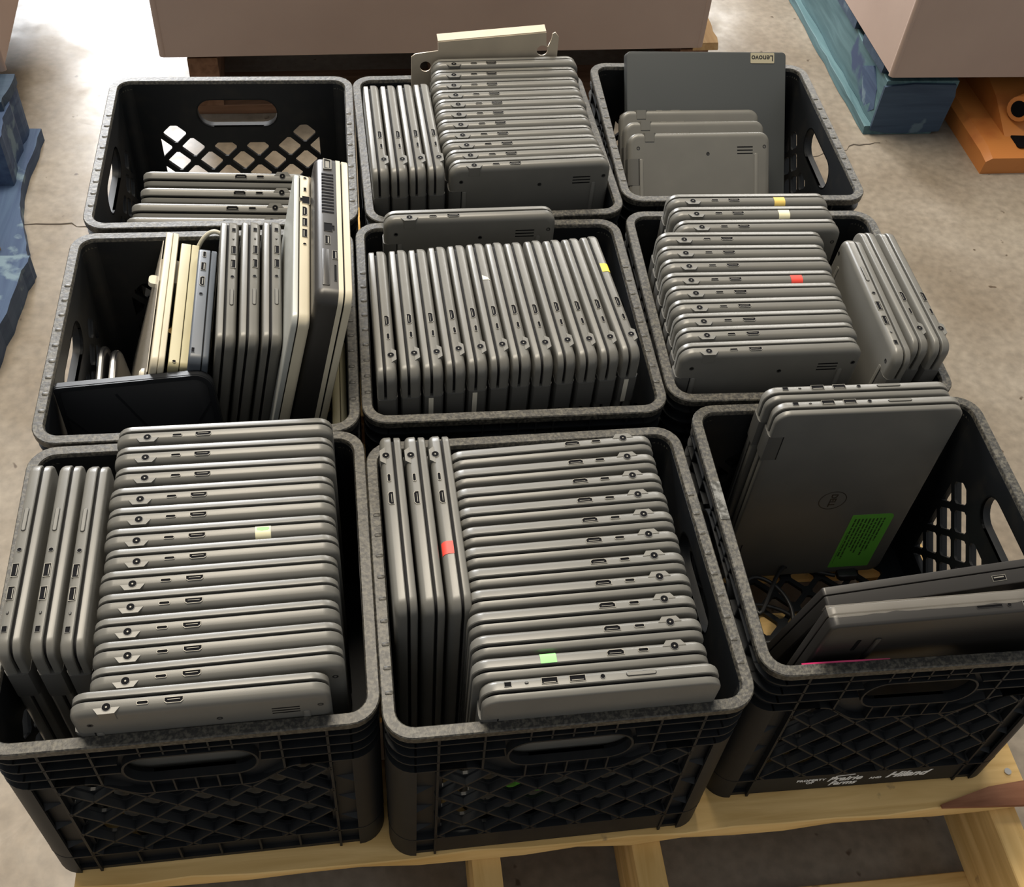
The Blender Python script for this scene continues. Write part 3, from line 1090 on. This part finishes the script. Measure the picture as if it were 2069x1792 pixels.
def opening(parent, kind, x, y, z, shell='hinge_grey'):
    """a port on the upper edge of a notebook; x along the edge, y across it, z the edge height"""
    if kind == 'usb_port':
        o = [(x + a, y + b) for a, b in ((-0.0064, -0.0024), (0.0064, -0.0024), (0.0064, 0.0024), (-0.0064, 0.0024))]
        me = port_frame(o, 0.0004, tongue=(x - 0.005, x + 0.005, y + 0.0002, y + 0.0014)).data(kind, ['port_metal', 'port_black'], 30)
    elif kind == 'network_port':
        o = [(x + a, y + b) for a, b in ((-0.0065, -0.0055), (0.0065, -0.0055), (0.0065, 0.003), (0.003, 0.003), (0.003, 0.0055), (-0.003, 0.0055), (-0.003, 0.003), (-0.0065, 0.003))]
        me = port_frame(o, 0.0003).data(kind, [shell, 'port_black'], 30)
    elif kind == 'hdmi_port':
        o = [(x + a, y + b) for a, b in hdmi]
        me = port_frame(o, 0.0005, tongue=(x - 0.005, x + 0.005, y, y + 0.001)).data(kind, ['port_metal', 'port_black'], 30)
    elif kind == 'usb_c_port':
        o = [(x + a, y + b) for a, b in rrect(0.0043, 0.0014, 0.0012, 3)]
        me = port_frame(o, 0.0005).data(kind, ['port_metal', 'port_black'], 30)
    elif kind == 'video_port':
        o = [(x + a, y + b) for a, b in ((-0.0085, -0.0035), (0.0085, -0.0035), (0.0072, 0.0035), (-0.0072, 0.0035))]
        me = port_frame(o, 0.0012, depth=0.0012, tongue=(x - 0.006, x + 0.006, y - 0.002, y + 0.002)).data(kind, ['port_metal', 'screw_dark'], 30)
    elif kind == 'audio_jack':
        me = jack_data(x, y, 0.0018, 0, kind, [shell, 'port_black'])
    elif kind == 'lock_slot':
        o = [(x + a, y + b) for a, b in ((-0.0032, -0.0014), (0.0032, -0.0014), (0.0032, 0.0014), (-0.0032, 0.0014))]
        me = port_frame(o, 0.0003).data(kind, [shell, 'port_black'], 30)
    elif kind == 'card_slot':
        o = [(x + a, y + b) for a, b in ((-0.012, -0.0011), (0.012, -0.0011), (0.012, 0.0011), (-0.012, 0.0011))]
        me = port_frame(o, 0.0003).data(kind, [shell, 'port_black'], 30)
    elif kind == 'card_cover':
        me = MB().loft([[(x + a, y + b, h) for a, b in rrect(0.028 - i, 0.0036 - i, 0.001, 2)] for h, i in ((-0.001, 0), (0.0007, 0), (0.001, 0.0005))]).data(kind, 'dark_shell', 30)
    elif kind == 'vent':
        mb = MB()
        for k in range(13):
            mb.box(x - 0.033 + k * 0.0055, x - 0.0302 + k * 0.0055, y - 0.0065, y + 0.0065, -0.002, 0.0003)
        me = mb.data(kind, 'port_black', 0)
    return link(kind, me, parent, (0, 0, z))


def notebook(label, depth, height, tb, tl, top, yaw, lean, mb_, ml, gap=0.0012, r=0.012, group=None, name='laptop', cat='laptop', round_base=0.005, round_lid=0.002, gap_mat='seal_black'):
    """a closed notebook on end: local x along the upper edge, y from the base to the lid; top = centre of the upper edge"""
    tt = tb + gap + tl
    rot = Matrix.Rotation(R(lean[0]), 3, 'X') @ Matrix.Rotation(R(lean[1]), 3, 'Y') @ Matrix.Rotation(R(yaw), 3, 'Z')
    loc = Vector(top) - rot @ Vector((0, 0, height))
    t = thing(name, label, cat, loc, rot.to_euler(), group)
    hx, hz = depth / 2, height / 2
    y0 = -tt / 2
    rb = min(round_base, tb * 0.7)
    m_ = MB()
    m_.loft(slab([(y0, rb), (y0 + rb * 0.12, rb * 0.5), (y0 + rb * 0.5, rb * 0.14), (y0 + rb, 0), (y0 + tb - 0.0005, 0), (y0 + tb, 0.0006)], hx, hz, r))
    b = link('base', m_.data('base', mb_, 38), t, (0, 0, hz))
    m_ = MB()
    y1 = y0 + tb + gap
    rl = min(round_lid, tl * 0.6)
    m_.loft(slab([(y1, 0.0006), (y1 + 0.0005, 0), (y1 + tl - rl, 0), (y1 + tl - rl * 0.4, rl * 0.25), (y1 + tl, rl)], hx, hz, r))
    ld = link('lid', m_.data('lid', ml, 38), t, (0, 0, hz))
    m_ = MB()
    m_.loft(slab([(y0 + tb - 0.0002, 0.0025), (y1 + 0.0002, 0.0025)], hx, hz, r))
    link('seal', m_.data('seal', gap_mat, 0), t, (0, 0, hz))
    return t, b, ld, y0


# black notebook with a silver lid, tallest in the middle left crate
t, b, ld, y0 = notebook('black business laptop with cream silver lid, tallest in the middle left crate', 0.238, 0.384, 0.0285, 0.0075, (-0.187, 0.018, 0.39), -90, (0, 11.5), 'dark_shell', 'white_plastic', r=0.014, round_base=0.009, gap=0.0016)
ym, zt = y0 + 0.012, 0.192
for kd, x, dy in (('video_port', -0.1, 0.002), ('vent', -0.05, 0.002), ('network_port', 0.01, 0.003), ('usb_port', 0.031, 0.001), ('card_cover', 0.074, -0.001), ('usb_port', 0.054, 0.0085), ('card_slot', 0.082, 0.0085)):
    opening(b, kd, x, ym + dy, zt, 'dark_shell')
link('palm_rest', MB().loft(slab([(y0 + 0.0235, 0.0), (y0 + 0.0235, -0.0004), (y0 + 0.0283, -0.0004), (y0 + 0.0283, 0.002)], 0.119, 0.192, 0.014)).data('palm_rest', 'white_plastic', 30), b)
# white notebook with a pale lid
t, b, ld, y0 = notebook('white plastic laptop with pale grey lid beside the tall black one', 0.248, 0.342, 0.0115, 0.006, (-0.2213, 0.019, 0.364), 90, (0, 12.5), 'white_plastic', 'silver_lid', r=0.012, round_base=0.004)
for kd, x in (('audio_jack', 0.112), ('lock_slot', 0.091), ('network_port', 0.072), ('hdmi_port', 0.052), ('usb_port', 0.033), ('usb_port', 0.014), ('audio_jack', -0.004)):
    opening(b, kd, x, y0 + 0.0062, 0.171, 'white_plastic')
# navy notebook
t, b, ld, y0 = notebook('dark navy grey laptop left of three grey ones in the middle left crate', 0.185, 0.288, 0.0135, 0.0065, (-0.3335, 0.0085, 0.292), -90, (0, 12.5), 'navy_plastic', 'navy_plastic', r=0.01, round_base=0.003)
for kd, x in (('usb_c_port', -0.078), ('usb_port', -0.057), ('hdmi_port', -0.032), ('audio_jack', -0.011)):
    opening(b, kd, x, y0 + 0.007, 0.144, 'navy_plastic')
opening(b, 'lock_slot', 0.078, y0 + 0.004, 0.144, 'navy_plastic')
# cream notebook
t, b, ld, y0 = notebook('cream yellowed plastic laptop between the white sleeve and the navy laptop', 0.202, 0.276, 0.0115, 0.0085, (-0.3565, 0.022, 0.281), -90, (0, 13.5), 'cream_plastic', 'cream_plastic', r=0.006, round_base=0.0015, round_lid=0.001, gap=0.0008)
opening(b, 'audio_jack', 0.096, y0 + 0.006, 0.138, 'cream_plastic')
# white notebook in a clear sleeve
t, b, ld, y0 = notebook('white tablet computer in a clear plastic sleeve, leftmost upright device', 0.222, 0.28, 0.0075, 0.0065, (-0.376, 0.028, 0.289), -90, (0, 15), 'white_plastic', 'white_plastic', r=0.012, round_base=0.0025, gap=0.0006, name='tablet_computer', cat='tablet', gap_mat='cream_plastic')
sl = MB()
sl.add([(-0.108, -0.009, 0.262), (0.108, -0.009, 0.262), (0.108, -0.026, 0.05), (-0.108, -0.026, 0.05),
        (-0.108, -0.0098, 0.262), (0.108, -0.0098, 0.262), (0.108, -0.0268, 0.05), (-0.108, -0.0268, 0.05)],
       [(0, 1, 2, 3), (7, 6, 5, 4), (0, 4, 5, 1), (1, 5, 6, 2), (2, 6, 7, 3), (3, 7, 4, 0)])
tag(link('sleeve', sl.data('sleeve', 'clear_film', 0), t), 'clear plastic sleeve')
sn = MB().loft([[(0.098 + x, -0.012 - y, 0.245 + z) for x, z in circle(0, 0, 0.008 * s, 12)] for y, s in ((0, 1), (0.003, 0.9), (0.005, 0.5))])
link('snap_button', sn.data('snap_button', 'paper_white', 40), t)
# white charger tucked behind the sleeve, with its cable
t = thing('power_adapter', 'white power adapter with cable tucked at the top of the clear sleeve', 'charger', (-0.395, 0.108, 0.205), (0, R(13), 0))
link('body', MB().loft([[(x, y, z) for x, y in rrect(0.0125 - i, 0.021 - i, 0.004, 3)] for z, i in ((0, 0.001), (0.0015, 0), (0.046, 0), (0.0475, 0.001))]).data('body', 'paper_white', 40), t)
link('prong', MB().loft([[(x - 0.0165, y - 0.006, z + 0.03) for x, y in rrect(0.006, 0.0075, 0.005, 4)] for z in (0, 0.006)]).data('prong', 'paper_white', 40), t)
cb = [(0.018, 0.0, 0.02), (0.024, 0.012, 0.05), (0.032, 0.02, 0.082), (0.043, 0.024, 0.096), (0.055, 0.022, 0.095), (0.062, 0.018, 0.084), (0.064, 0.016, 0.06)]


def smooth_path(p, n=5):
    out = []
    p = [Vector(q) for q in p]
    for i in range(len(p) - 1):
        a, b_, c, d = p[max(i - 1, 0)], p[i], p[i + 1], p[min(i + 2, len(p) - 1)]
        for k in range(n):
            s_ = k / n
            out.append(0.5 * ((2 * b_) + (c - a) * s_ + (2 * a - 5 * b_ + 4 * c - d) * s_ * s_ + (3 * b_ - a - 3 * c + d) * s_ ** 3))
    return out + [p[-1]]


link('cable', MB().tube(smooth_path(cb), 0.0026, 8).data('cable', 'white_cable', 60), t)
# cream device deep on the right side of the same crate
t, b, ld, y0 = notebook('cream plastic laptop sunk deep between the tall black laptop and crate wall', 0.17, 0.2, 0.009, 0.007, (-0.1905, -0.055, 0.208), -90, (0, 3), 'cream_plastic', 'cream_plastic', r=0.012, round_base=0.003, gap=0.0006)
opening(b, 'audio_jack', 0.055, y0 + 0.005, 0.1, 'cream_plastic')
# two chrome-edged handhelds
for i, (x, y, z) in enumerate([(-0.4505, 0.058, 0.172), (-0.4365, 0.054, 0.169)]):
    rot = (0, R(12), R(-90))
    t = thing('handheld_device', ['black handheld device with bright chrome edge, nearer the left crate wall', 'black handheld device with chrome edge, touching the clear sleeve'][i], 'handheld', (x - 0.022, y, z - 0.157), rot, 'two chrome-edged handhelds')
    link('body', MB().loft(slab([(-0.0055, 0.004), (-0.0045, 0.0012), (-0.0035, 0.0)], 0.05, 0.0775, 0.028, 8) + slab([(0.0035, 0.0), (0.0045, 0.0012), (0.0055, 0.004)], 0.05, 0.0775, 0.028, 8)).data('body', 'black_gloss', 40), t, (0, 0, 0.0775))
    o, i_ = rrect(0.0508, 0.0783, 0.0285, 8), rrect(0.049, 0.0765, 0.027, 8)
    link('chrome_band', MB().loft([[(x_, -0.0016, z_) for x_, z_ in o], [(x_, 0.0016, z_) for x_, z_ in o], [(x_, 0.0016, z_) for x_, z_ in i_], [(x_, -0.0016, z_) for x_, z_ in i_]], loop=True).data('chrome_band', 'chrome', 40), t, (0, 0, 0.0775))
# black folding cover in front
rot = Matrix.Rotation(R(-12.5), 3, 'X') @ Matrix.Rotation(R(-4), 3, 'Y')
t = thing('tablet_cover', 'black folding tablet cover leaning in the front of the middle left crate', 'tablet cover', (-0.385, -0.146, 0.015), rot.to_euler())
link('shell', MB().loft(slab([(-0.005, 0.002), (-0.004, 0.0), (0.004, 0.0), (0.005, 0.002)], 0.0815, 0.133, [0.018, 0.004, 0.004, 0.018], 6)).data('shell', 'black_matte', 40), t, (0, 0, 0.133))
o, i_ = rrect(0.081, 0.1325, [0.018, 0.004, 0.004, 0.018], 6), rrect(0.076, 0.1275, [0.014, 0.003, 0.003, 0.014], 6)
link('raised_edge', MB().loft([[(x, y, z) for x, z in q] for q, y in ((o, -0.0045), (o, -0.0062), (i_, -0.0062), (i_, -0.0045))], loop=True).data('raised_edge', 'black_matte', 40), t, (0, 0, 0.133))
for (a, c) in (((-0.08, 0.10), (0.03, -0.05)), ((0.078, 0.10), (-0.03, -0.05)), ((-0.02, 0.118), (0.03, 0.02))):
    v = Vector((c[0] - a[0], 0, c[1] - a[1]))
    p = Vector((-v.z, 0, v.x)).normalized() * 0.0012
    A, B = Vector((a[0], 0, a[1])), Vector((c[0], 0, c[1]))
    link('crease', MB().loft([[tuple(q + Vector((0, yy, 0))) for q in (A - p, B - p, B + p, A + p)] for yy in (-0.0048, -0.0056)]).data('crease', 'black_matte', 0), t, (0, 0, 0.133))

# big slate laptop in the back right crate
t, b, ld, y0 = notebook('large slate grey laptop standing highest in the back right crate', 0.245, 0.345, 0.0095, 0.0065, (0.3595, 0.5205, 0.291), 182.3, (-40.5, 0), 'slate_grey', 'slate_grey', r=0.006, round_base=0.002, round_lid=0.001)
yl = y0 + 0.0095 + 0.0012 + 0.0065
pl = link('name_plate', MB().loft([[(x, y, z) for x, z in rrect(0.0185, 0.0075, 0.0012, 2)] for y in (yl - 0.0002, yl + 0.0005)]).data('name_plate', 'plate_silver', 0), ld, (-0.0855, 0, 0.164))
tag(pl, 'pale metal name plate, upside down')
wd = text_mesh('name', 'Lenovo', 0.0115, 'ink_black', weight=0.0002)
link('name', wd, pl, (0, yl + 0.0006, 0.0002), (0, R(180), R(180)))

# two black laptops in the front right crate
t, b, ld, y0 = notebook('black laptop leaning forward, rear one of two in the front right crate', 0.228, 0.32, 0.0135, 0.0075, (0.352, -0.432, 0.322), 4.4, (13, 0), 'dark_shell', 'dark_shell', r=0.003, round_base=0.0015, round_lid=0.001, gap=0.0009)
opening(b, 'usb_port', 0.055, y0 + 0.007, 0.16, 'dark_shell')
opening(b, 'network_port', 0.092, y0 + 0.007, 0.16, 'dark_shell')
t, b, ld, y0 = notebook('black laptop in torn clear wrap, frontmost in the front right crate', 0.228, 0.322, 0.012, 0.008, (0.346, -0.4625, 0.3295), 1.0, (6, 0), 'dark_shell', 'dark_shell', r=0.008, round_base=0.003, round_lid=0.0015, gap=0.0009)
for kd, x in (('card_slot', 0.035), ('audio_jack', 0.054), ('usb_port', 0.074)):
    opening(b, kd, x, y0 + 0.0075, 0.161, 'dark_shell')
sl = MB().loft([[(x - 0.078, y, z + 0.118) for x, z in rrect(0.002, 0.011, 0.001, 2)] for y in (y0 - 0.0002, y0 + 0.001)])
link('vent', sl.data('vent', 'port_black', 0), b)
link('foot', MB().loft([[(x - 0.06, y, z) for x, z in rrect(0.003 - i, 0.13 - i, 0.0025, 3)] for y, i in ((y0 + 0.001, 0), (y0 - 0.0012, 0), (y0 - 0.0016, 0.0006))]).data('foot', 'dark_shell', 30), b)
fm = MB()
random.seed(9)
v, f = [], []
nn = 22
for i in range(nn + 1):
    x = -0.115 + 0.229 * i / nn
    e = [random.uniform(-0.0003, 0.0009) for _ in range(3)]
    v += [(x, 0.011, 0.15 + e[0]), (x, 0.0108, 0.1616 + e[1]), (x, 0.001 + e[2] * 1.5, 0.1622 + e[2]), (x, -0.001 + 2 * e[1], 0.1616 + e[0] * 0.3)]
    if i:
        k = 4 * i
        for j in range(3):
            f.append((k - 4 + j, k - 4 + j + 1, k + j + 1, k + j))
fm.add(v, f)
tag(link('wrap', fm.data('wrap', 'wrap_film', 60), t, (0, 0, 0.161)), 'torn clear plastic wrap')
# magenta strip lying in front of it
t = MB().loft([[(x, y, z) for x, z in ((-0.042, 0), (-0.01, -0.0012), (0.02, -0.0012), (0.042, 0.0006), (0.02, 0.0022), (0.005, 0.003), (-0.02, 0.0022))] for y in (-0.0008, 0.0008)]).data('plastic_strip', 'magenta_plastic', 0)
o = link('plastic_strip', t, None, (0.262, -0.4765, 0.2685), (R(20), 0, R(-1)))
tag(o, 'thin magenta plastic strip wedged at the front rim of the front right crate', 'strip')
# loose cable on the bottom of the front right crate
cab = thing('power_cable', 'loose black cable coiled on the bottom of the front right crate', 'cable', (0.30, -0.30, 0.006))
pts = [(0.05 * math.cos(a) * (1 - 0.06 * a), 0.035 * math.sin(a) + 0.004 * a, 0.004 + 0.0035 * a) for a in [k * 0.45 for k in range(24)]] + [(0.03, 0.075, 0.03), (0.06, 0.09, 0.01), (0.11, 0.08, 0.004)]
link('cord', MB().tube(smooth_path(pts, 4), 0.0026, 7).data('cord', 'black_cable', 60), cab)
link('plug', MB().loft([[(x + 0.112 + k * 0.001, y + 0.0795, z + 0.006) for y, z in rrect(0.007 - i, 0.0055 - i, 0.002, 3)] for k, i, x in ((0, 0.002, 0), (0, 0, 0.004), (0, 0, 0.022), (0, 0.001, 0.024))]).data('plug', 'black_cable', 40), cab)

# bent beige metal bracket behind the long row of the back middle crate
t = thing('metal_bracket', 'beige bent sheet metal bracket with round holes behind the back middle laptops', 'bracket', (0.026, 0.479, 0.072), (R(-0.5), 0, R(2)))
oy = 0.06
pl_ = [(-0.103, 0.0), (0.104, 0.0), (0.104, 0.265), (0.0985, 0.272), (0.0945, 0.27), (0.094, 0.262), (0.0895, 0.25), (0.087, 0.256), (0.0855, 0.272), (-0.066, 0.2605), (-0.0655, 0.2475), (-0.097, 0.2435), (-0.103, 0.239)]
me = curve_mesh('plate', [pl_, circle(-0.083, 0.224, 0.0078, 20), circle(0.082, 0.245, 0.0078, 20)], 0.0009, 'bracket_beige')
link('plate', me, t)
m = MB()
m.add([(-0.066, 0.0009, 0.2600), (0.0855, 0.0009, 0.2716), (0.0855, 0.016, 0.2735), (-0.066, 0.016, 0.262), (-0.066, 0.0009, 0.2615), (0.0855, 0.0009, 0.2731), (0.0855, 0.016, 0.275), (-0.066, 0.016, 0.2635)],
      [(3, 2, 1, 0), (4, 5, 6, 7), (0, 1, 5, 4), (1, 2, 6, 5), (2, 3, 7, 6), (3, 0, 4, 7)])
link('folded_flange', m.data('folded_flange', 'bracket_beige', 0), t)

# ---------------------------------------------------------------- surroundings


def carton(label, loc, rz, w, d, h, th=0.007):
    t = thing('cardboard_box', label, 'box', loc, (0, 0, R(rz)))
    for nm, q in (('front_panel', (0, w, 0, th)), ('back_panel', (0, w, d - th, d)), ('side_panel', (0, th, th, d - th)), ('side_panel', (w - th, w, th, d - th))):
        m_ = MB()
        x0, x1, y0_, y1_ = q
        n_ = 10
        rings = []
        for k in range(n_ + 1):
            z = h * k / n_
            bl = 0.0025 * math.sin(math.pi * k / n_)
            if nm == 'front_panel':
                rings.append([(x0, y0_ - 0, z), (x0 + w * 0.5, y0_ - bl, z), (x1, y0_, z), (x1, y1_, z), (x0 + w * 0.5, y1_ - bl, z), (x0, y1_, z)])
            else:
                rings.append([(x0, y0_, z), (x1, y0_, z), (x1, y1_, z), (x0, y1_, z)])
        m_.loft(rings)
        link(nm, m_.data(nm, 'cardboard', 20), t)
    for nm, q in (('flap', (0, w, 0.0, d * 0.5 - 0.002)), ('flap', (0, w, d * 0.5 + 0.002, d))):
        link(nm, MB().box(q[0], q[1], q[2], q[3], h, h + th).data(nm, 'cardboard', 0), t)
    # rounded folded corner
    for cx_, cy_ in ((0, 0), (w, 0)):
        link('corner_fold', MB().loft([[(cx_ + x, cy_ + y, z) for x, y in circle(0.0, 0.004, 0.0065, 10)] for z in (0.002, h)]).data('corner_fold', 'cardboard', 60), t)
    return t


carton('brown cardboard box standing on dark pallet behind the back row of crates', (-0.505, 1.0, 0.002), 1.8, 1.032, 0.75, 0.42)
p2 = thing('pallet', 'dark weathered wooden pallet under the cardboard box behind the crates', 'pallet', (-0.47, 1.0, FZ), (0, 0, R(1.8)))
for y0_ in (0.04, 0.2, 0.36, 0.52, 0.66):
    board(p2, 'deck_board', 'oldwood_x', 0.0, 1.03, y0_, y0_ + 0.11, 0.122, 0.14, 0.002, 8)
for xs in (0.03, 0.5, 1.0):
    board(p2, 'stringer', 'oldwood_y', xs - 0.028, xs + 0.028, 0.03, 0.78, 0.02, 0.122, 0.002, 8)
for y0_ in (0.03, 0.66):
    board(p2, 'bottom_board', 'oldwood_x', 0.0, 1.03, y0_, y0_ + 0.12, 0.0, 0.02, 0.002, 8)
board(p2, 'broken_slat', 'splinter', 0.995, 1.045, 0.02, 0.2, 0.125, 0.1415, 0.004, 8)

carton('brown cardboard box on the blue pallet at the upper right', (0.892, 0.922, 0.002), 0, 1.1, 0.9, 0.5)
p3 = thing('pallet', 'chipped teal blue wooden pallet under the upper right cardboard box', 'pallet', (0.893, 0.94, FZ))
board(p3, 'bottom_board', 'tealwood_y', -0.012, 0.14, 0.0, 1.0, 0.0, 0.02, 0.002, 26)
board(p3, 'stringer', 'tealwood_y', 0.004, 0.155, 0.002, 1.0, 0.02, 0.122, 0.003, 20)
board(p3, 'stringer', 'bluewood_y', 0.55, 0.7, 0.002, 1.0, 0.02, 0.122, 0.003, 8)
for y0_ in (0.03, 0.2, 0.36, 0.52, 0.68, 0.84):
    board(p3, 'deck_board', 'bluewood_x', 0.0, 1.1, y0_, y0_ + 0.12, 0.122, 0.14, 0.002, 8)
m = MB()
m.loft([[(x, y - 0.004, z) for x, z in ((0.0, 0.012), (0.03, 0.006), (0.075, 0.004), (0.152, 0.008), (0.157, 0.09), (0.15, 0.116), (0.06, 0.118), (0.0, 0.112))] for y in (0.0, 0.006)])
link('end_face', m.data('end_face', 'bluewood_x', 0), p3)
m = MB()
m.loft([[(0.006 - 0.004 * k, y, z) for y, z in ((0.015, 0.05), (0.04, 0.026), (0.075, 0.034), (0.12, 0.085), (0.075, 0.112), (0.03, 0.085))] for k in (0, 1)])
tag(link('torn_splinter', m.data('torn_splinter', 'bluewood_y', 0), p3), 'torn pale blue patch where paint and wood split')

# orange pallet jack fork
pj = thing('pallet_jack', 'orange steel pallet jack fork reaching under the upper right pallet', 'pallet jack', (1.083, 0.80, FZ))
m = MB()
sec = [(0.0, 0.0), (0.0, 0.034), (0.012, 0.046), (0.24, 0.046), (0.24, 0.0)]
m.loft([[(x, 0.0, z) for x, z in [(0.0, 0.0), (0.002, 0.028), (0.014, 0.036), (0.24, 0.036), (0.24, 0.0)]], [(x, 0.03, z) for x, z in sec], [(x, 0.9, z) for x, z in sec]])
link('fork', m.data('fork', 'orange_paint', 25), pj)
m = MB()
m.loft([[(x, y, z) for x, y in ((0.06, y0_), (0.25, y0_ - 0.01), (0.25, 0.36), (0.06, 0.36))] for y0_, z in ((0.06, 0.046), (0.14, 0.085), (0.2, 0.10))])
link('raised_web', m.data('raised_web', 'orange_paint', 25), pj)
m = MB()
ax = Vector((-0.8, -0.55, 0.12)).normalized()
c0 = Vector((0.145, 0.13, 0.082))
side = ax.cross(Vector((0, 0, 1))).normalized()
upv = side.cross(ax)


def cyl(mb, c, r, l, mi=0, n=18):
    mb.loft([[tuple(c + ax * d + side * (r * math.cos(2 * math.pi * k / n)) + upv * (r * math.sin(2 * math.pi * k / n))) for k in range(n)] for d in (0, l)], mi)


cyl(m, c0, 0.025, 0.075)
link('axle_tube', m.data('axle_tube', 'orange_paint', 40), pj)
m = MB()
cyl(m, c0 + ax * 0.074, 0.0165, 0.0016)
link('tube_bore', m.data('tube_bore', 'port_black', 40), pj)
m = MB()
m.loft([[(x, y, z) for x, y in rrect(0.028, 0.022, 0.008, 3)] for z in (0.0, 0.0018)])
link('roller_slot', m.data('roller_slot', 'port_black', 0), pj, (0.10, 0.042, 0.0455))

# blue broken pallet at the left with a wooden crate side on it
p4 = thing('pallet', 'broken blue painted pallet at the left edge of the floor', 'pallet', (-0.75, 0.75, FZ))


def prism(parent, name, mat, outline, z0, z1, seg=6):
    """flat piece with an uneven outline given in pallet coordinates"""
    pts_ = []
    for i in range(len(outline)):
        a_, b_ = outline[i], outline[(i + 1) % len(outline)]
        for k in range(seg):
            u = k / seg
            e = 0.0025 if 0 < k else 0
            pts_.append((a_[0] + (b_[0] - a_[0]) * u + random.uniform(-e, e), a_[1] + (b_[1] - a_[1]) * u + random.uniform(-e, e)))
    return link(name, MB().loft([[(x, y, z) for x, y in pts_] for z in (z0, z1)]).data(name, mat, 0), parent)


prism(p4, 'bottom_board', 'bluewood_y', [(0.008, 0.2), (0.0, 0.03), (0.012, -0.06), (0.042, -0.172), (-0.2, -0.172), (-0.2, 0.2)], 0.0, 0.026)
prism(p4, 'block', 'bluewood_y', [(-0.012, 0.195), (-0.016, 0.1), (-0.012, 0.025), (-0.2, 0.02), (-0.2, 0.195)], 0.026, 0.122)
prism(p4, 'deck_board', 'bluewood_x', [(-0.01, 0.2), (-0.018, 0.11), (-0.5, 0.1), (-0.5, 0.2)], 0.122, 0.14)
prism(p4, 'lead_board', 'bluewood_y', [(0.052, -0.19), (0.044, -0.235), (0.028, -0.42), (-0.3, -0.5), (-0.3, -0.178)], 0.0, 0.045)
prism(p4, 'splintered_break', 'splinter', [(-0.005, -0.15), (-0.02, -0.178), (-0.07, -0.185), (-0.075, -0.14), (-0.03, -0.125)], 0.026, 0.05, 4)
o = carton('tan cardboard box at the upper left edge of the picture', (-1.48, 0.92, 0.0), 3, 0.70, 0.7, 0.3)

bpy.context.view_layer.update()
